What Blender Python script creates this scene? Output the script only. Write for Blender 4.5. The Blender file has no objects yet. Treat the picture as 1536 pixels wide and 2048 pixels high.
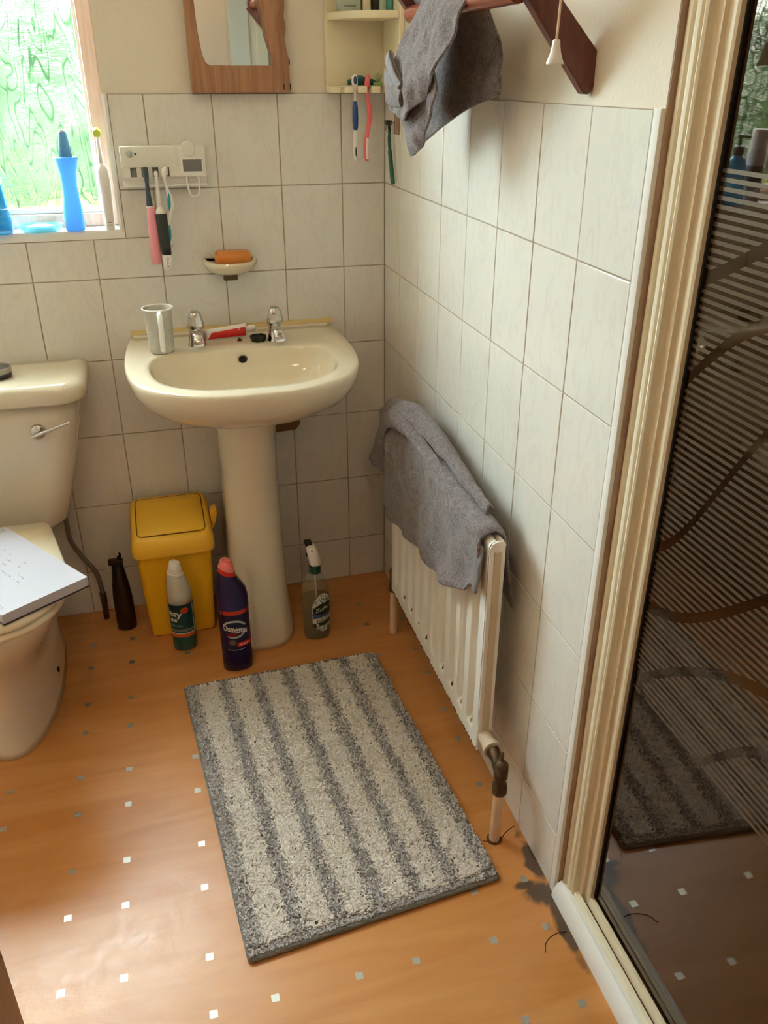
import bpy, bmesh, math, random
import numpy as np
from mathutils import Vector, Matrix, noise as mnoise
random.seed(7); rng = np.random.default_rng(7)
PI = math.pi
C = bpy.context.scene.collection
SC = bpy.context.scene

# ------------------------------------------------------------------ camera, world, lights, exposure
cam_d = bpy.data.cameras.new('camera'); cam = bpy.data.objects.new('camera', cam_d); C.objects.link(cam)
cam.location = (-0.592, -2.1494, 1.3598)
cam.rotation_euler = (1.0933, -0.0014, -0.2677)
cam_d.sensor_fit = 'VERTICAL'; cam_d.sensor_height = 24.0
cam_d.lens = 1678.9 / 2048 * 24.0
cam_d.clip_start = 0.01
SC.camera = cam
SC.view_settings.view_transform = 'Standard'
SC.view_settings.look = 'None'
SC.view_settings.gamma = 1.0
SC.view_settings.exposure = 0.5
SC.view_settings.use_curve_mapping = False
SC.cycles.use_denoising = True
SC.cycles.use_light_tree = False
SC.cycles.use_adaptive_sampling = True
SC.cycles.adaptive_threshold = 0.04
SC.cycles.max_bounces = 6
SC.cycles.diffuse_bounces = 4
SC.cycles.glossy_bounces = 2
SC.cycles.transmission_bounces = 3
SC.cycles.transparent_max_bounces = 6
SC.cycles.sample_clamp_indirect = 12.0
SC.cycles.caustics_reflective = False
SC.cycles.caustics_refractive = False

world = bpy.data.worlds.new('world'); SC.world = world; world.use_nodes = True
bg = world.node_tree.nodes['Background']
bg.inputs[0].default_value = (0.75, 0.91, 1.0, 1); bg.inputs[1].default_value = 42.0

# ------------------------------------------------------------------ helpers
def lin(c):
    return tuple((v/255/12.92 if v/255 <= 0.04045 else ((v/255+0.055)/1.055)**2.4) for v in c) + (1,)

def mat(name, col, rough=0.5, metal=0.0, spec=0.5, coat=0.0, trans=0.0, ior=1.45, bump=0.0, bscale=200.0, var=0.0, vscale=8.0, sheen=0.0, sss=0.0, alpha=1.0):
    m = bpy.data.materials.new(name); m.use_nodes = True
    nt = m.node_tree; p = nt.nodes['Principled BSDF']
    c = lin(col)
    p.inputs['Base Color'].default_value = c
    p.inputs['Roughness'].default_value = rough
    p.inputs['Metallic'].default_value = metal
    p.inputs['Specular IOR Level'].default_value = spec
    p.inputs['Coat Weight'].default_value = coat
    p.inputs['Transmission Weight'].default_value = trans
    p.inputs['IOR'].default_value = ior
    p.inputs['Sheen Weight'].default_value = sheen
    p.inputs['Subsurface Weight'].default_value = sss
    p.inputs['Alpha'].default_value = alpha
    if bump or var:
        tc = nt.nodes.new('ShaderNodeTexCoord')
    if bump:
        n = nt.nodes.new('ShaderNodeTexNoise'); n.inputs['Scale'].default_value = bscale; n.inputs['Detail'].default_value = 3
        b = nt.nodes.new('ShaderNodeBump'); b.inputs['Strength'].default_value = bump; b.inputs['Distance'].default_value = 0.002
        nt.links.new(tc.outputs['Object'], n.inputs['Vector']); nt.links.new(n.outputs['Fac'], b.inputs['Height'])
        nt.links.new(b.outputs['Normal'], p.inputs['Normal'])
    if var:
        n = nt.nodes.new('ShaderNodeTexNoise'); n.inputs['Scale'].default_value = vscale; n.inputs['Detail'].default_value = 5
        r = nt.nodes.new('ShaderNodeValToRGB')
        r.color_ramp.elements[0].position = 0.3; r.color_ramp.elements[1].position = 0.7
        r.color_ramp.elements[0].color = tuple(v*(1-var) for v in c[:3]) + (1,)
        r.color_ramp.elements[1].color = tuple(min(1, v*(1+var)) for v in c[:3]) + (1,)
        nt.links.new(tc.outputs['Object'], n.inputs['Vector']); nt.links.new(n.outputs['Fac'], r.inputs['Fac'])
        nt.links.new(r.outputs['Color'], p.inputs['Base Color'])
    return m

def N(nt, typ, **kw):
    n = nt.nodes.new(typ)
    for k, v in kw.items():
        if k.startswith('i_'):
            n.inputs[k[2:].replace('_', ' ')].default_value = v
        else:
            setattr(n, k, v)
    return n
def math_n(nt, op, a, b=None, clamp=False):
    n = nt.nodes.new('ShaderNodeMath'); n.operation = op; n.use_clamp = clamp
    for i, v in enumerate((a, b)):
        if v is None: continue
        if isinstance(v, (int, float)): n.inputs[i].default_value = v
        else: nt.links.new(v, n.inputs[i])
    return n.outputs[0]
def mix_c(nt, fac, a, b):
    n = nt.nodes.new('ShaderNodeMix'); n.data_type = 'RGBA'
    for i, v in ((0, fac), (6, a), (7, b)):
        if isinstance(v, (int, float, tuple)): n.inputs[i].default_value = v
        else: nt.links.new(v, n.inputs[i])
    return n.outputs[2]

def glow_plastic(name, col, tr=0.5):
    """thin coloured plastic that lets light through"""
    m = mat(name, col, 0.3); nt = m.node_tree; p = nt.nodes['Principled BSDF']; out = nt.nodes['Material Output']
    t = nt.nodes.new('ShaderNodeBsdfTranslucent'); t.inputs[0].default_value = lin(col)
    x = nt.nodes.new('ShaderNodeMixShader'); x.inputs[0].default_value = tr
    nt.links.new(p.outputs[0], x.inputs[1]); nt.links.new(t.outputs[0], x.inputs[2]); nt.links.new(x.outputs[0], out.inputs[0])
    return m

def BM(): return bmesh.new()

def obj(name, bm, m, parent=None, smooth=False, world=True, mods=None, kind=None, label=None):
    """one mesh object; geometry given in world coordinates is moved into the parent's space (unrotated parents)"""
    me = bpy.data.meshes.new(name)
    bmesh.ops.recalc_face_normals(bm, faces=bm.faces)
    bm.to_mesh(me); bm.free()
    return obj_me(name, me, m, parent, smooth, world, kind, label)
def obj_me(name, me, m, parent=None, smooth=False, world=True, kind=None, label=None):
    if smooth:
        me.polygons.foreach_set('use_smooth', [True]*len(me.polygons))
        if smooth != 'full':
            me.set_sharp_from_angle(angle=math.radians(42))
    me.materials.append(m)
    o = bpy.data.objects.new(name, me); C.objects.link(o)
    if parent is not None:
        o.parent = parent
        if world:
            q = parent; off = Vector((0, 0, 0))
            while q is not None: off += q.location; q = q.parent
            me.transform(Matrix.Translation(-off))
    if kind: o['kind'] = kind
    if label: o['label'] = label
    return o
def thing(name, label, cat, loc=(0, 0, 0), rotz=0, group=None, rot=None):
    o = bpy.data.objects.new(name, None); C.objects.link(o); o.empty_display_size = 0.03
    o.location = loc; o.rotation_euler = rot if rot else (0, 0, rotz)
    o['label'] = label; o['category'] = cat
    if group: o['group'] = group
    return o
def lamp_light(parent, loc, watts, col, size=0.09):
    d = bpy.data.lights.new('bulb', 'POINT'); d.energy = watts; d.color = col; d.shadow_soft_size = size
    o = bpy.data.objects.new('bulb', d); C.objects.link(o); o.parent = parent; o.location = Vector(loc)-parent.location
    return o
def tag(o, label, cat, group=None):
    o['label'] = label; o['category'] = cat
    if group: o['group'] = group
    return o
def struct(name, bm, m, smooth=False, parent=None):
    o = obj(name, bm, m, parent, smooth); 
    if parent is None: o['kind'] = 'structure'
    return o

def box(bm, x0, x1, y0, y1, z0, z1, bev=0.0, seg=2):
    t = bmesh.new()
    bmesh.ops.create_cube(t, size=1.0)
    bmesh.ops.scale(t, vec=(x1-x0, y1-y0, z1-z0), verts=t.verts)
    bmesh.ops.translate(t, vec=((x0+x1)/2, (y0+y1)/2, (z0+z1)/2), verts=t.verts)
    if bev > 0:
        bmesh.ops.bevel(t, geom=list(t.edges), offset=bev, segments=seg, profile=0.5, affect='EDGES')
    join(bm, t); return bm
def join(bm, t, M=None):
    if M is not None: bmesh.ops.transform(t, matrix=M, verts=t.verts)
    mp = {}
    for v in t.verts: mp[v] = bm.verts.new(v.co)
    for f in t.faces:
        try: bm.faces.new([mp[v] for v in f.verts])
        except ValueError: pass
    t.free()
def loft(bm, rings, cap0=True, cap1=True, closed=True):
    vs = [[bm.verts.new(p) for p in r] for r in rings]
    n = len(rings[0])
    for a, b in zip(vs[:-1], vs[1:]):
        for i in range(n if closed else n-1):
            j = (i+1) % n
            bm.faces.new((a[i], a[j], b[j], b[i]))
    if cap0: bm.faces.new(vs[0][::-1])
    if cap1: bm.faces.new(vs[-1])
    return vs
def ring(cx, cy, z, rx, ry=None, n=32, p=2.0, tilt=0.0, tilty=0.0, rot=0.0):
    ry = rx if ry is None else ry
    out = []
    for i in range(n):
        a = 2*PI*i/n; c, s = math.cos(a), math.sin(a)
        x = rx*math.copysign(abs(c)**(2/p), c); y = ry*math.copysign(abs(s)**(2/p), s)
        if rot: x, y = x*math.cos(rot)-y*math.sin(rot), x*math.sin(rot)+y*math.cos(rot)
        out.append((cx+x, cy+y, z - math.tan(tilt)*x - math.tan(tilty)*y))
    return out
def lathe(bm, prof, cx=0, cy=0, cz=0, n=32, sx=1, sy=1, cap0=True, cap1=True):
    return loft(bm, [ring(cx, cy, cz+z, r*sx, r*sy, n) for r, z in prof], cap0, cap1)
def catmull(pts, n, closed=False):
    P = [Vector(p) for p in pts]; m = len(P); out = []
    segs = m if closed else m-1
    for s in range(segs):
        for k in range(n):
            t = k/n
            if closed: a, b, c, d = P[(s-1) % m], P[s], P[(s+1) % m], P[(s+2) % m]
            else: a, b, c, d = P[max(s-1, 0)], P[s], P[s+1], P[min(s+2, m-1)]
            out.append(0.5*((2*b)+(c-a)*t+(2*a-5*b+4*c-d)*t*t+(3*b-a-3*c+d)*t**3))
    if not closed: out.append(P[-1])
    return out
def tube(bm, pts, r, n=12, cap=True, squash=1.0):
    P = [Vector(p) for p in pts]; rs = r if isinstance(r, (list, tuple)) else [r]*len(P)
    T = [(P[min(i+1, len(P)-1)]-P[max(i-1, 0)]).normalized() for i in range(len(P))]
    u = T[0].orthogonal().normalized(); rings = []
    for i, p in enumerate(P):
        u = (u - T[i]*u.dot(T[i])).normalized(); v = T[i].cross(u)
        rings.append([p + (u*math.cos(2*PI*k/n) + v*math.sin(2*PI*k/n)*squash)*rs[i] for k in range(n)])
    loft(bm, rings, cap, cap)
def prism(bm, pts, axis, a, b, bev=0.0):
    """extrude a 2D outline along axis from a to b. axis 0: pts=(y,z); 1: (x,z); 2: (x,y)"""
    def P(q, h):
        return (h, q[0], q[1]) if axis == 0 else (q[0], h, q[1]) if axis == 1 else (q[0], q[1], h)
    t = bmesh.new()
    A = [t.verts.new(P(q, a)) for q in pts]; B = [t.verts.new(P(q, b)) for q in pts]
    t.faces.new(A); t.faces.new(B[::-1])
    for i in range(len(pts)):
        j = (i+1) % len(pts); t.faces.new((A[i], B[i], B[j], A[j]))
    bmesh.ops.recalc_face_normals(t, faces=t.faces)
    if bev > 0:
        ed = [e for e in t.edges if len(e.link_faces) == 2 and e.calc_face_angle(0) > 0.5]
        bmesh.ops.bevel(t, geom=ed, offset=bev, segments=2, profile=0.5, affect='EDGES')
    join(bm, t)
def grid(bm, fn, nu, nv):
    vs = [[bm.verts.new(fn(i/(nu-1), j/(nv-1))) for j in range(nv)] for i in range(nu)]
    for i in range(nu-1):
        for j in range(nv-1):
            bm.faces.new((vs[i][j], vs[i+1][j], vs[i+1][j+1], vs[i][j+1]))
def text_bm(s, size, fn, shear=0.0, bold=0.0, space=1.0, align='CENTER'):
    """lettering as a mesh, each vertex mapped by fn(u, v) -> point"""
    cu = bpy.data.curves.new('lettering', 'FONT'); cu.body = s; cu.size = size; cu.align_x = align; cu.align_y = 'CENTER'
    cu.shear = shear; cu.offset = bold; cu.space_character = space; cu.resolution_u = 3
    o = bpy.data.objects.new('lettering', cu); C.objects.link(o)
    bpy.context.view_layer.update()
    me = bpy.data.meshes.new_from_object(o.evaluated_get(bpy.context.evaluated_depsgraph_get()))
    bpy.data.objects.remove(o); bpy.data.curves.remove(cu)
    bm = bmesh.new(); bm.from_mesh(me); bpy.data.meshes.remove(me)
    bmesh.ops.triangulate(bm, faces=bm.faces)
    bmesh.ops.subdivide_edges(bm, edges=[e for e in bm.edges if e.calc_length() > size*0.25], cuts=1, use_grid_fill=False)
    for v in bm.verts: v.co = fn(v.co.x, v.co.y)
    return bm
def lerp(a, b, t): return a+(b-a)*t
def interp(x, xs, ys): return float(np.interp(x, xs, ys))
def nz(x, y, z=0, s=1.0): return mnoise.noise(Vector((x*s, y*s, z*s)))

# ------------------------------------------------------------------ materials
def tile_material():
    m = bpy.data.materials.new('glazed_tile'); m.use_nodes = True; nt = m.node_tree; p = nt.nodes['Principled BSDF']
    g = N(nt, 'ShaderNodeNewGeometry'); oi = N(nt, 'ShaderNodeObjectInfo')
    add = N(nt, 'ShaderNodeVectorMath', operation='ADD')
    nt.links.new(g.outputs['Position'], add.inputs[0])
    cmb = N(nt, 'ShaderNodeCombineXYZ'); nt.links.new(math_n(nt, 'MULTIPLY', oi.outputs['Random'], 40.0), cmb.inputs[0]); nt.links.new(cmb.outputs[0], add.inputs[1])
    mp = N(nt, 'ShaderNodeMapping'); mp.inputs['Rotation'].default_value = (0.6, 0.6, 0.3); mp.inputs['Scale'].default_value = (1, 1, 0.35)
    nt.links.new(add.outputs[0], mp.inputs[0])
    n = N(nt, 'ShaderNodeTexNoise', i_Scale=22.0, i_Detail=6.0, i_Distortion=1.2); nt.links.new(mp.outputs[0], n.inputs['Vector'])
    r = N(nt, 'ShaderNodeValToRGB'); e = r.color_ramp.elements
    e[0].position = 0.46; e[0].color = lin((224, 218, 208)); e[1].position = 0.54; e[1].color = lin((224, 218, 208))
    k = e.new(0.5); k.color = lin((219, 212, 202))
    nt.links.new(n.outputs['Fac'], r.inputs['Fac']); nt.links.new(r.outputs['Color'], p.inputs['Base Color'])
    p.inputs['Roughness'].default_value = 0.12
    n2 = N(nt, 'ShaderNodeTexNoise', i_Scale=14.0, i_Detail=2.0); nt.links.new(add.outputs[0], n2.inputs['Vector'])
    b = N(nt, 'ShaderNodeBump', i_Strength=0.35, i_Distance=0.002); nt.links.new(n2.outputs['Fac'], b.inputs['Height']); nt.links.new(b.outputs['Normal'], p.inputs['Normal'])
    return m
M_tile = tile_material()
M_grout = mat('grout', (166, 148, 128), 0.9, bump=0.3, bscale=300)
M_plaster = mat('painted_plaster', (224, 212, 194), 0.75, bump=0.35, bscale=160)
M_ceiling = mat('ceiling_paint', (240, 234, 222), 0.9)
M_ceramic = mat('cream_ceramic', (221, 206, 180), 0.13, coat=0.4)
M_ceramic_w = mat('toilet_ceramic', (218, 203, 182), 0.14, coat=0.4)
M_seat = mat('seat_plastic', (226, 208, 178), 0.25)
M_chrome = mat('chrome', (205, 200, 195), 0.12, metal=1.0)
M_steel = mat('braided_steel', (150, 140, 128), 0.35, metal=0.9, bump=1.0, bscale=900)
M_brass = mat('tarnished_brass', (92, 70, 48), 0.5, metal=0.6, bump=0.6, bscale=150, var=0.35, vscale=60)
M_rust = mat('rust', (96, 58, 26), 0.8, var=0.4, vscale=90)
M_black = mat('black_rubber', (26, 25, 24), 0.5)
M_dark = mat('dark_void', (14, 11, 9), 0.8)
M_white = mat('white_plastic', (235, 232, 226), 0.3)
M_white_soft = mat('off_white_plastic', (225, 222, 210), 0.4)
M_cream = mat('cream_paint', (228, 215, 182), 0.45)
M_yellow = mat('yellow_plastic', (244, 184, 34), 0.38)
M_yellow_lid = mat('yellow_lid_plastic', (252, 194, 58), 0.36)
M_pipe = mat('painted_pipe', (222, 186, 150), 0.5, var=0.08, vscale=30)
M_sealant = mat('yellowed_sealant', (206, 178, 120), 0.5)

def wood_material(name, c1, c2, rough, scale=6.0, axis=2, stretch=0.06, dist=3.0):
    m = bpy.data.materials.new(name); m.use_nodes = True; nt = m.node_tree; p = nt.nodes['Principled BSDF']
    tc = N(nt, 'ShaderNodeTexCoord'); mp = N(nt, 'ShaderNodeMapping')
    sc = [1, 1, 1]; sc[axis] = stretch; mp.inputs['Scale'].default_value = sc
    nt.links.new(tc.outputs['Object'], mp.inputs[0])
    n = N(nt, 'ShaderNodeTexNoise', i_Scale=scale, i_Detail=6.0, i_Distortion=dist); nt.links.new(mp.outputs[0], n.inputs['Vector'])
    r = N(nt, 'ShaderNodeValToRGB'); r.color_ramp.elements[0].position = 0.32; r.color_ramp.elements[1].position = 0.68
    r.color_ramp.elements[0].color = lin(c1); r.color_ramp.elements[1].color = lin(c2)
    nt.links.new(n.outputs['Fac'], r.inputs['Fac']); nt.links.new(r.outputs['Color'], p.inputs['Base Color'])
    p.inputs['Roughness'].default_value = rough
    return m
M_pine = wood_material('varnished_pine', (142, 98, 66), (174, 126, 92), 0.4, scale=40, axis=2)
M_mahogany = wood_material('mahogany', (84, 44, 36), (106, 58, 48), 0.3, scale=30, axis=2, stretch=0.3)
M_rail = wood_material('mahogany_rail', (122, 58, 38), (146, 76, 52), 0.25, scale=60, axis=1)
M_winwood = wood_material('window_timber', (186, 154, 136), (202, 172, 156), 0.4, scale=30, axis=2)
M_doorwood = wood_material('brown_door_wood', (120, 70, 34), (148, 92, 48), 0.4, scale=30, axis=2)

def floor_material():
    m = bpy.data.materials.new('vinyl_flooring'); m.use_nodes = True; nt = m.node_tree; p = nt.nodes['Principled BSDF']
    g = N(nt, 'ShaderNodeNewGeometry'); pos = g.outputs['Position']
    sep = N(nt, 'ShaderNodeSeparateXYZ'); nt.links.new(pos, sep.inputs[0])
    mp = N(nt, 'ShaderNodeMapping'); mp.inputs['Scale'].default_value = (0.35, 2.2, 1); nt.links.new(pos, mp.inputs[0])
    n1 = N(nt, 'ShaderNodeTexNoise', i_Scale=9.0, i_Detail=8.0, i_Distortion=0.8); nt.links.new(mp.outputs[0], n1.inputs['Vector'])
    r = N(nt, 'ShaderNodeValToRGB'); r.color_ramp.elements[0].position = 0.3; r.color_ramp.elements[1].position = 0.7
    r.color_ramp.elements[0].color = lin((196, 126, 62)); r.color_ramp.elements[1].color = lin((212, 146, 84))
    nt.links.new(n1.outputs['Fac'], r.inputs['Fac']); col = r.outputs['Color']
    # black grime where the vinyl has lifted at the foot of the wall and the sill
    n2 = N(nt, 'ShaderNodeTexNoise', i_Scale=26.0, i_Detail=8.0, i_Distortion=0.6); nt.links.new(pos, n2.inputs['Vector'])
    def blob(cx, cy, rx, ry, soft=1.0):
        dx = math_n(nt, 'DIVIDE', math_n(nt, 'SUBTRACT', sep.outputs[0], cx), rx); dy = math_n(nt, 'DIVIDE', math_n(nt, 'SUBTRACT', sep.outputs[1], cy), ry)
        d = math_n(nt, 'SQRT', math_n(nt, 'ADD', math_n(nt, 'MULTIPLY', dx, dx), math_n(nt, 'MULTIPLY', dy, dy)))
        d = math_n(nt, 'ADD', d, math_n(nt, 'MULTIPLY', math_n(nt, 'SUBTRACT', n2.outputs['Fac'], 0.5), 1.6*soft))
        return math_n(nt, 'MULTIPLY', math_n(nt, 'SUBTRACT', 1.0, d), 2.6, True)
    g1 = blob(-0.018, -1.195, 0.045, 0.036); g2 = blob(-0.005, -1.12, 0.020, 0.07); g3 = blob(-0.010, -1.27, 0.016, 0.085); g4 = blob(-0.045, -1.17, 0.03, 0.012)
    gm = math_n(nt, 'MAXIMUM', math_n(nt, 'MAXIMUM', g1, g2), math_n(nt, 'MAXIMUM', g3, g4))
    col = mix_c(nt, math_n(nt, 'MULTIPLY', gm, 0.9), col, lin((62, 52, 44)))
    nt.links.new(col, p.inputs['Base Color'])
    # scuffs
    n3 = N(nt, 'ShaderNodeTexNoise', i_Scale=30.0, i_Detail=9.0, i_Roughness=0.7, i_Distortion=2.0); nt.links.new(pos, n3.inputs['Vector'])
    rr = N(nt, 'ShaderNodeMapRange'); rr.inputs[1].default_value = 0.35; rr.inputs[2].default_value = 0.65; rr.inputs[3].default_value = 0.30; rr.inputs[4].default_value = 0.40
    p.inputs['Specular IOR Level'].default_value = 0.55
    nt.links.new(n3.outputs['Fac'], rr.inputs[0]); nt.links.new(rr.outputs[0], p.inputs['Roughness'])
    b = N(nt, 'ShaderNodeBump', i_Strength=0.25, i_Distance=0.0015); nt.links.new(n3.outputs['Fac'], b.inputs['Height']); nt.links.new(b.outputs['Normal'], p.inputs['Normal'])
    return m
M_floor = floor_material()
M_inlay = mat('grey_inlay', (186, 178, 166), 0.36, metal=0.72)

def towel_material(name, c1, c2):
    m = bpy.data.materials.new(name); m.use_nodes = True; nt = m.node_tree; p = nt.nodes['Principled BSDF']
    tc = N(nt, 'ShaderNodeTexCoord')
    n = N(nt, 'ShaderNodeTexNoise', i_Scale=420.0, i_Detail=3.0); nt.links.new(tc.outputs['Object'], n.inputs['Vector'])
    n2 = N(nt, 'ShaderNodeTexNoise', i_Scale=90.0, i_Detail=4.0, i_Distortion=1.0); nt.links.new(tc.outputs['Object'], n2.inputs['Vector'])
    h = math_n(nt, 'ADD', math_n(nt, 'MULTIPLY', n.outputs['Fac'], 0.6), math_n(nt, 'MULTIPLY', n2.outputs['Fac'], 0.4))
    r = N(nt, 'ShaderNodeValToRGB'); r.color_ramp.elements[0].position = 0.36; r.color_ramp.elements[1].position = 0.64
    r.color_ramp.elements[0].color = lin(c1); r.color_ramp.elements[1].color = lin(c2)
    nt.links.new(h, r.inputs['Fac']); nt.links.new(r.outputs['Color'], p.inputs['Base Color'])
    b = N(nt, 'ShaderNodeBump', i_Strength=0.9, i_Distance=0.004); nt.links.new(h, b.inputs['Height']); nt.links.new(b.outputs['Normal'], p.inputs['Normal'])
    p.inputs['Roughness'].default_value = 0.95; p.inputs['Sheen Weight'].default_value = 0.25; p.inputs['Specular IOR Level'].default_value = 0.1
    return m
M_towel = towel_material('grey_terry', (92, 84, 84), (148, 137, 137))
M_hem = mat('towel_hem', (128, 122, 122), 0.9, bump=0.5, bscale=500)

def pane_material():
    """patterned obscure glass: clear glass with a cast relief of bark-like veins"""
    m = bpy.data.materials.new('patterned_glass'); m.use_nodes = True; nt = m.node_tree
    for n in list(nt.nodes): nt.nodes.remove(n)
    out = N(nt, 'ShaderNodeOutputMaterial'); g = N(nt, 'ShaderNodeNewGeometry')
    mp = N(nt, 'ShaderNodeMapping'); mp.inputs['Scale'].default_value = (1.0, 0.0, 0.22); nt.links.new(g.outputs['Position'], mp.inputs[0])
    w = N(nt, 'ShaderNodeTexNoise', i_Scale=15.0, i_Detail=2.0, i_Distortion=0.5); nt.links.new(mp.outputs[0], w.inputs['Vector'])
    # contour lines of a stretched noise read as bark veins
    c1 = math_n(nt, 'SINE', math_n(nt, 'MULTIPLY', w.outputs['Fac'], 46.0))
    v = math_n(nt, 'SUBTRACT', 1.0, math_n(nt, 'MULTIPLY', math_n(nt, 'ABSOLUTE', c1), 1.9), True)
    mp2 = N(nt, 'ShaderNodeMapping'); mp2.inputs['Scale'].default_value = (0.35, 0.0, 1.6); nt.links.new(g.outputs['Position'], mp2.inputs[0])
    w2 = N(nt, 'ShaderNodeTexNoise', i_Scale=30.0, i_Detail=2.0, i_Distortion=1.2); nt.links.new(mp2.outputs[0], w2.inputs['Vector'])
    c2 = math_n(nt, 'SINE', math_n(nt, 'MULTIPLY', w2.outputs['Fac'], 34.0))
    v2 = math_n(nt, 'SUBTRACT', 1.0, math_n(nt, 'MULTIPLY', math_n(nt, 'ABSOLUTE', c2), 1.8), True)
    n3 = N(nt, 'ShaderNodeTexNoise', i_Scale=9.0, i_Detail=2.0); nt.links.new(mp.outputs[0], n3.inputs['Vector'])
    sel = math_n(nt, 'MULTIPLY', math_n(nt, 'SUBTRACT', n3.outputs['Fac'], 0.42), 6.0, True)
    h = math_n(nt, 'MAXIMUM', math_n(nt, 'MULTIPLY', v, 1.0), math_n(nt, 'MULTIPLY', v2, math_n(nt, 'ADD', math_n(nt, 'MULTIPLY', sel, 0.6), 0.15)))
    bmp = N(nt, 'ShaderNodeBump', i_Strength=0.6, i_Distance=0.004); nt.links.new(h, bmp.inputs['Height'])
    col = mix_c(nt, h, (0.94, 0.97, 0.95, 1), (0.26, 0.38, 0.30, 1))  # dark and light from the relief's refraction painted into the tint
    tr = N(nt, 'ShaderNodeBsdfTransparent'); nt.links.new(col, tr.inputs[0])
    rf = N(nt, 'ShaderNodeBsdfRefraction', i_Roughness=0.06, i_IOR=1.14); nt.links.new(col, rf.inputs[0]); nt.links.new(bmp.outputs[0], rf.inputs['Normal'])
    gl = N(nt, 'ShaderNodeBsdfGlossy', i_Roughness=0.2); gl.inputs[0].default_value = (1, 1, 1, 1); nt.links.new(bmp.outputs[0], gl.inputs['Normal'])
    m1 = N(nt, 'ShaderNodeMixShader'); m1.inputs[0].default_value = 0.34; nt.links.new(tr.outputs[0], m1.inputs[1]); nt.links.new(rf.outputs[0], m1.inputs[2])
    m2 = N(nt, 'ShaderNodeMixShader'); m2.inputs[0].default_value = 0.05; nt.links.new(m1.outputs[0], m2.inputs[1]); nt.links.new(gl.outputs[0], m2.inputs[2])
    nt.links.new(m2.outputs[0], out.inputs[0])
    return m
M_pane = pane_material()

def smoked_material():
    """brown smoked glass with printed pale lines, broken by wavy unprinted curves"""
    m = bpy.data.materials.new('smoked_glass'); m.use_nodes = True; nt = m.node_tree; p = nt.nodes['Principled BSDF']
    g = N(nt, 'ShaderNodeNewGeometry'); sep = N(nt, 'ShaderNodeSeparateXYZ'); nt.links.new(g.outputs['Position'], sep.inputs[0])
    y, z = sep.outputs[1], sep.outputs[2]
    pitch = 0.0096
    f = math_n(nt, 'FRACT', math_n(nt, 'DIVIDE', math_n(nt, 'SUBTRACT', z, 0.536), pitch))
    s = math_n(nt, 'LESS_THAN', f, 0.5)
    s = math_n(nt, 'MULTIPLY', s, math_n(nt, 'GREATER_THAN', z, 0.536)); s = math_n(nt, 'MULTIPLY', s, math_n(nt, 'LESS_THAN', z, 1.275))
    clear = None
    # (z0, amplitude, frequency, phase) of the unprinted waves along the door
    for z0, a, fr, ph in WAVES:
        zz = math_n(nt, 'ADD', z0, math_n(nt, 'MULTIPLY', math_n(nt, 'SINE', math_n(nt, 'ADD', math_n(nt, 'MULTIPLY', y, fr), ph)), a))
        d = math_n(nt, 'LESS_THAN', math_n(nt, 'ABSOLUTE', math_n(nt, 'SUBTRACT', z, zz)), 0.0085)
        clear = d if clear is None else math_n(nt, 'MAXIMUM', clear, d)
    s = math_n(nt, 'MULTIPLY', s, math_n(nt, 'SUBTRACT', 1.0, clear))
    nt.links.new(mix_c(nt, s, lin((30, 18, 9)), lin((76, 64, 53))), p.inputs['Base Color'])
    nt.links.new(math_n(nt, 'ADD', 0.02, math_n(nt, 'MULTIPLY', s, 0.25)), p.inputs['Roughness'])
    p.inputs['IOR'].default_value = 1.66
    p.inputs['Specular Tint'].default_value = (1.0, 0.70, 0.50, 1)
    return m
WAVES = [(1.176, 0.036, 16.0, -0.758), (0.997, 0.135, 8.271, 0.905), (0.914, 0.140, 12.746, 1.755), (0.857, 0.176, 5.831, -0.604), (0.504, 0.224, 4.407, 2.255), (0.570, 0.078, 16.0, 1.466)]
M_smoked = smoked_material()

# ------------------------------------------------------------------ the room
ZT = 1.3274            # top of the tiling
XL, YN, ZC = -1.78, -2.22, 2.36
WX0, WX1, WZ0, WZ1 = -1.60, -0.645, 1.036, 2.06      # window opening
bm = BM(); box(bm, XL-0.1, 1.0, YN-1.35, 0.12, -0.06, 0.0); floor = struct('floor', bm, M_floor)
# grey inlay squares of the vinyl, on their rotated grid
def inlay_me():
    b = BM(); box(b, -0.0066, 0.0066, -0.0066, 0.0066, -0.0004, 0.0003)
    me = bpy.data.meshes.new('inlay_square'); b.to_mesh(me); b.free(); me.materials.append(M_inlay); return me
ime = inlay_me()
for i in range(-8, 4):
    for k in range(0, 7):
        for dx in (0.0, 0.1015):
            for dy in (0.0, 0.104):
                u = -0.877 + dx + 0.2455*(i+4) - 0.2455*4; v = -1.265 + dy + 0.2500*(k-1)
                x = u + 0.022*(v+1.06); y = v + 0.006*(u+0.6)
                if x < -1.06 or x > -0.02 or y > -0.03 or y < -1.6: continue
                o = bpy.data.objects.new('inlay_square', ime); C.objects.link(o); o.parent = floor; o.location = (x, y, 0.0); o.rotation_euler = (0, 0, -0.02)

# tears where the vinyl has split round the pipe and the shower sill
M_tear = mat('tear_dark', (30, 22, 16), 0.9)
for pts in ([(-0.083, -1.052), (-0.070, -1.060), (-0.055, -1.064)], [(-0.046, -1.058), (-0.036, -1.048), (-0.022, -1.040), (-0.008, -1.034)], [(-0.066, -1.308), (-0.058, -1.292), (-0.044, -1.283), (-0.028, -1.279), (-0.012, -1.281)]):
    bm = BM(); tube(bm, catmull([(x, y, 0.0003) for x, y in pts], 4), 0.0008, 6); obj('vinyl_tear', bm, M_tear, floor)
bm = BM(); box(bm, XL-0.1, 1.0, YN-1.35, 0.3, ZC, ZC+0.05); struct('ceiling', bm, M_ceiling)
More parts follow.
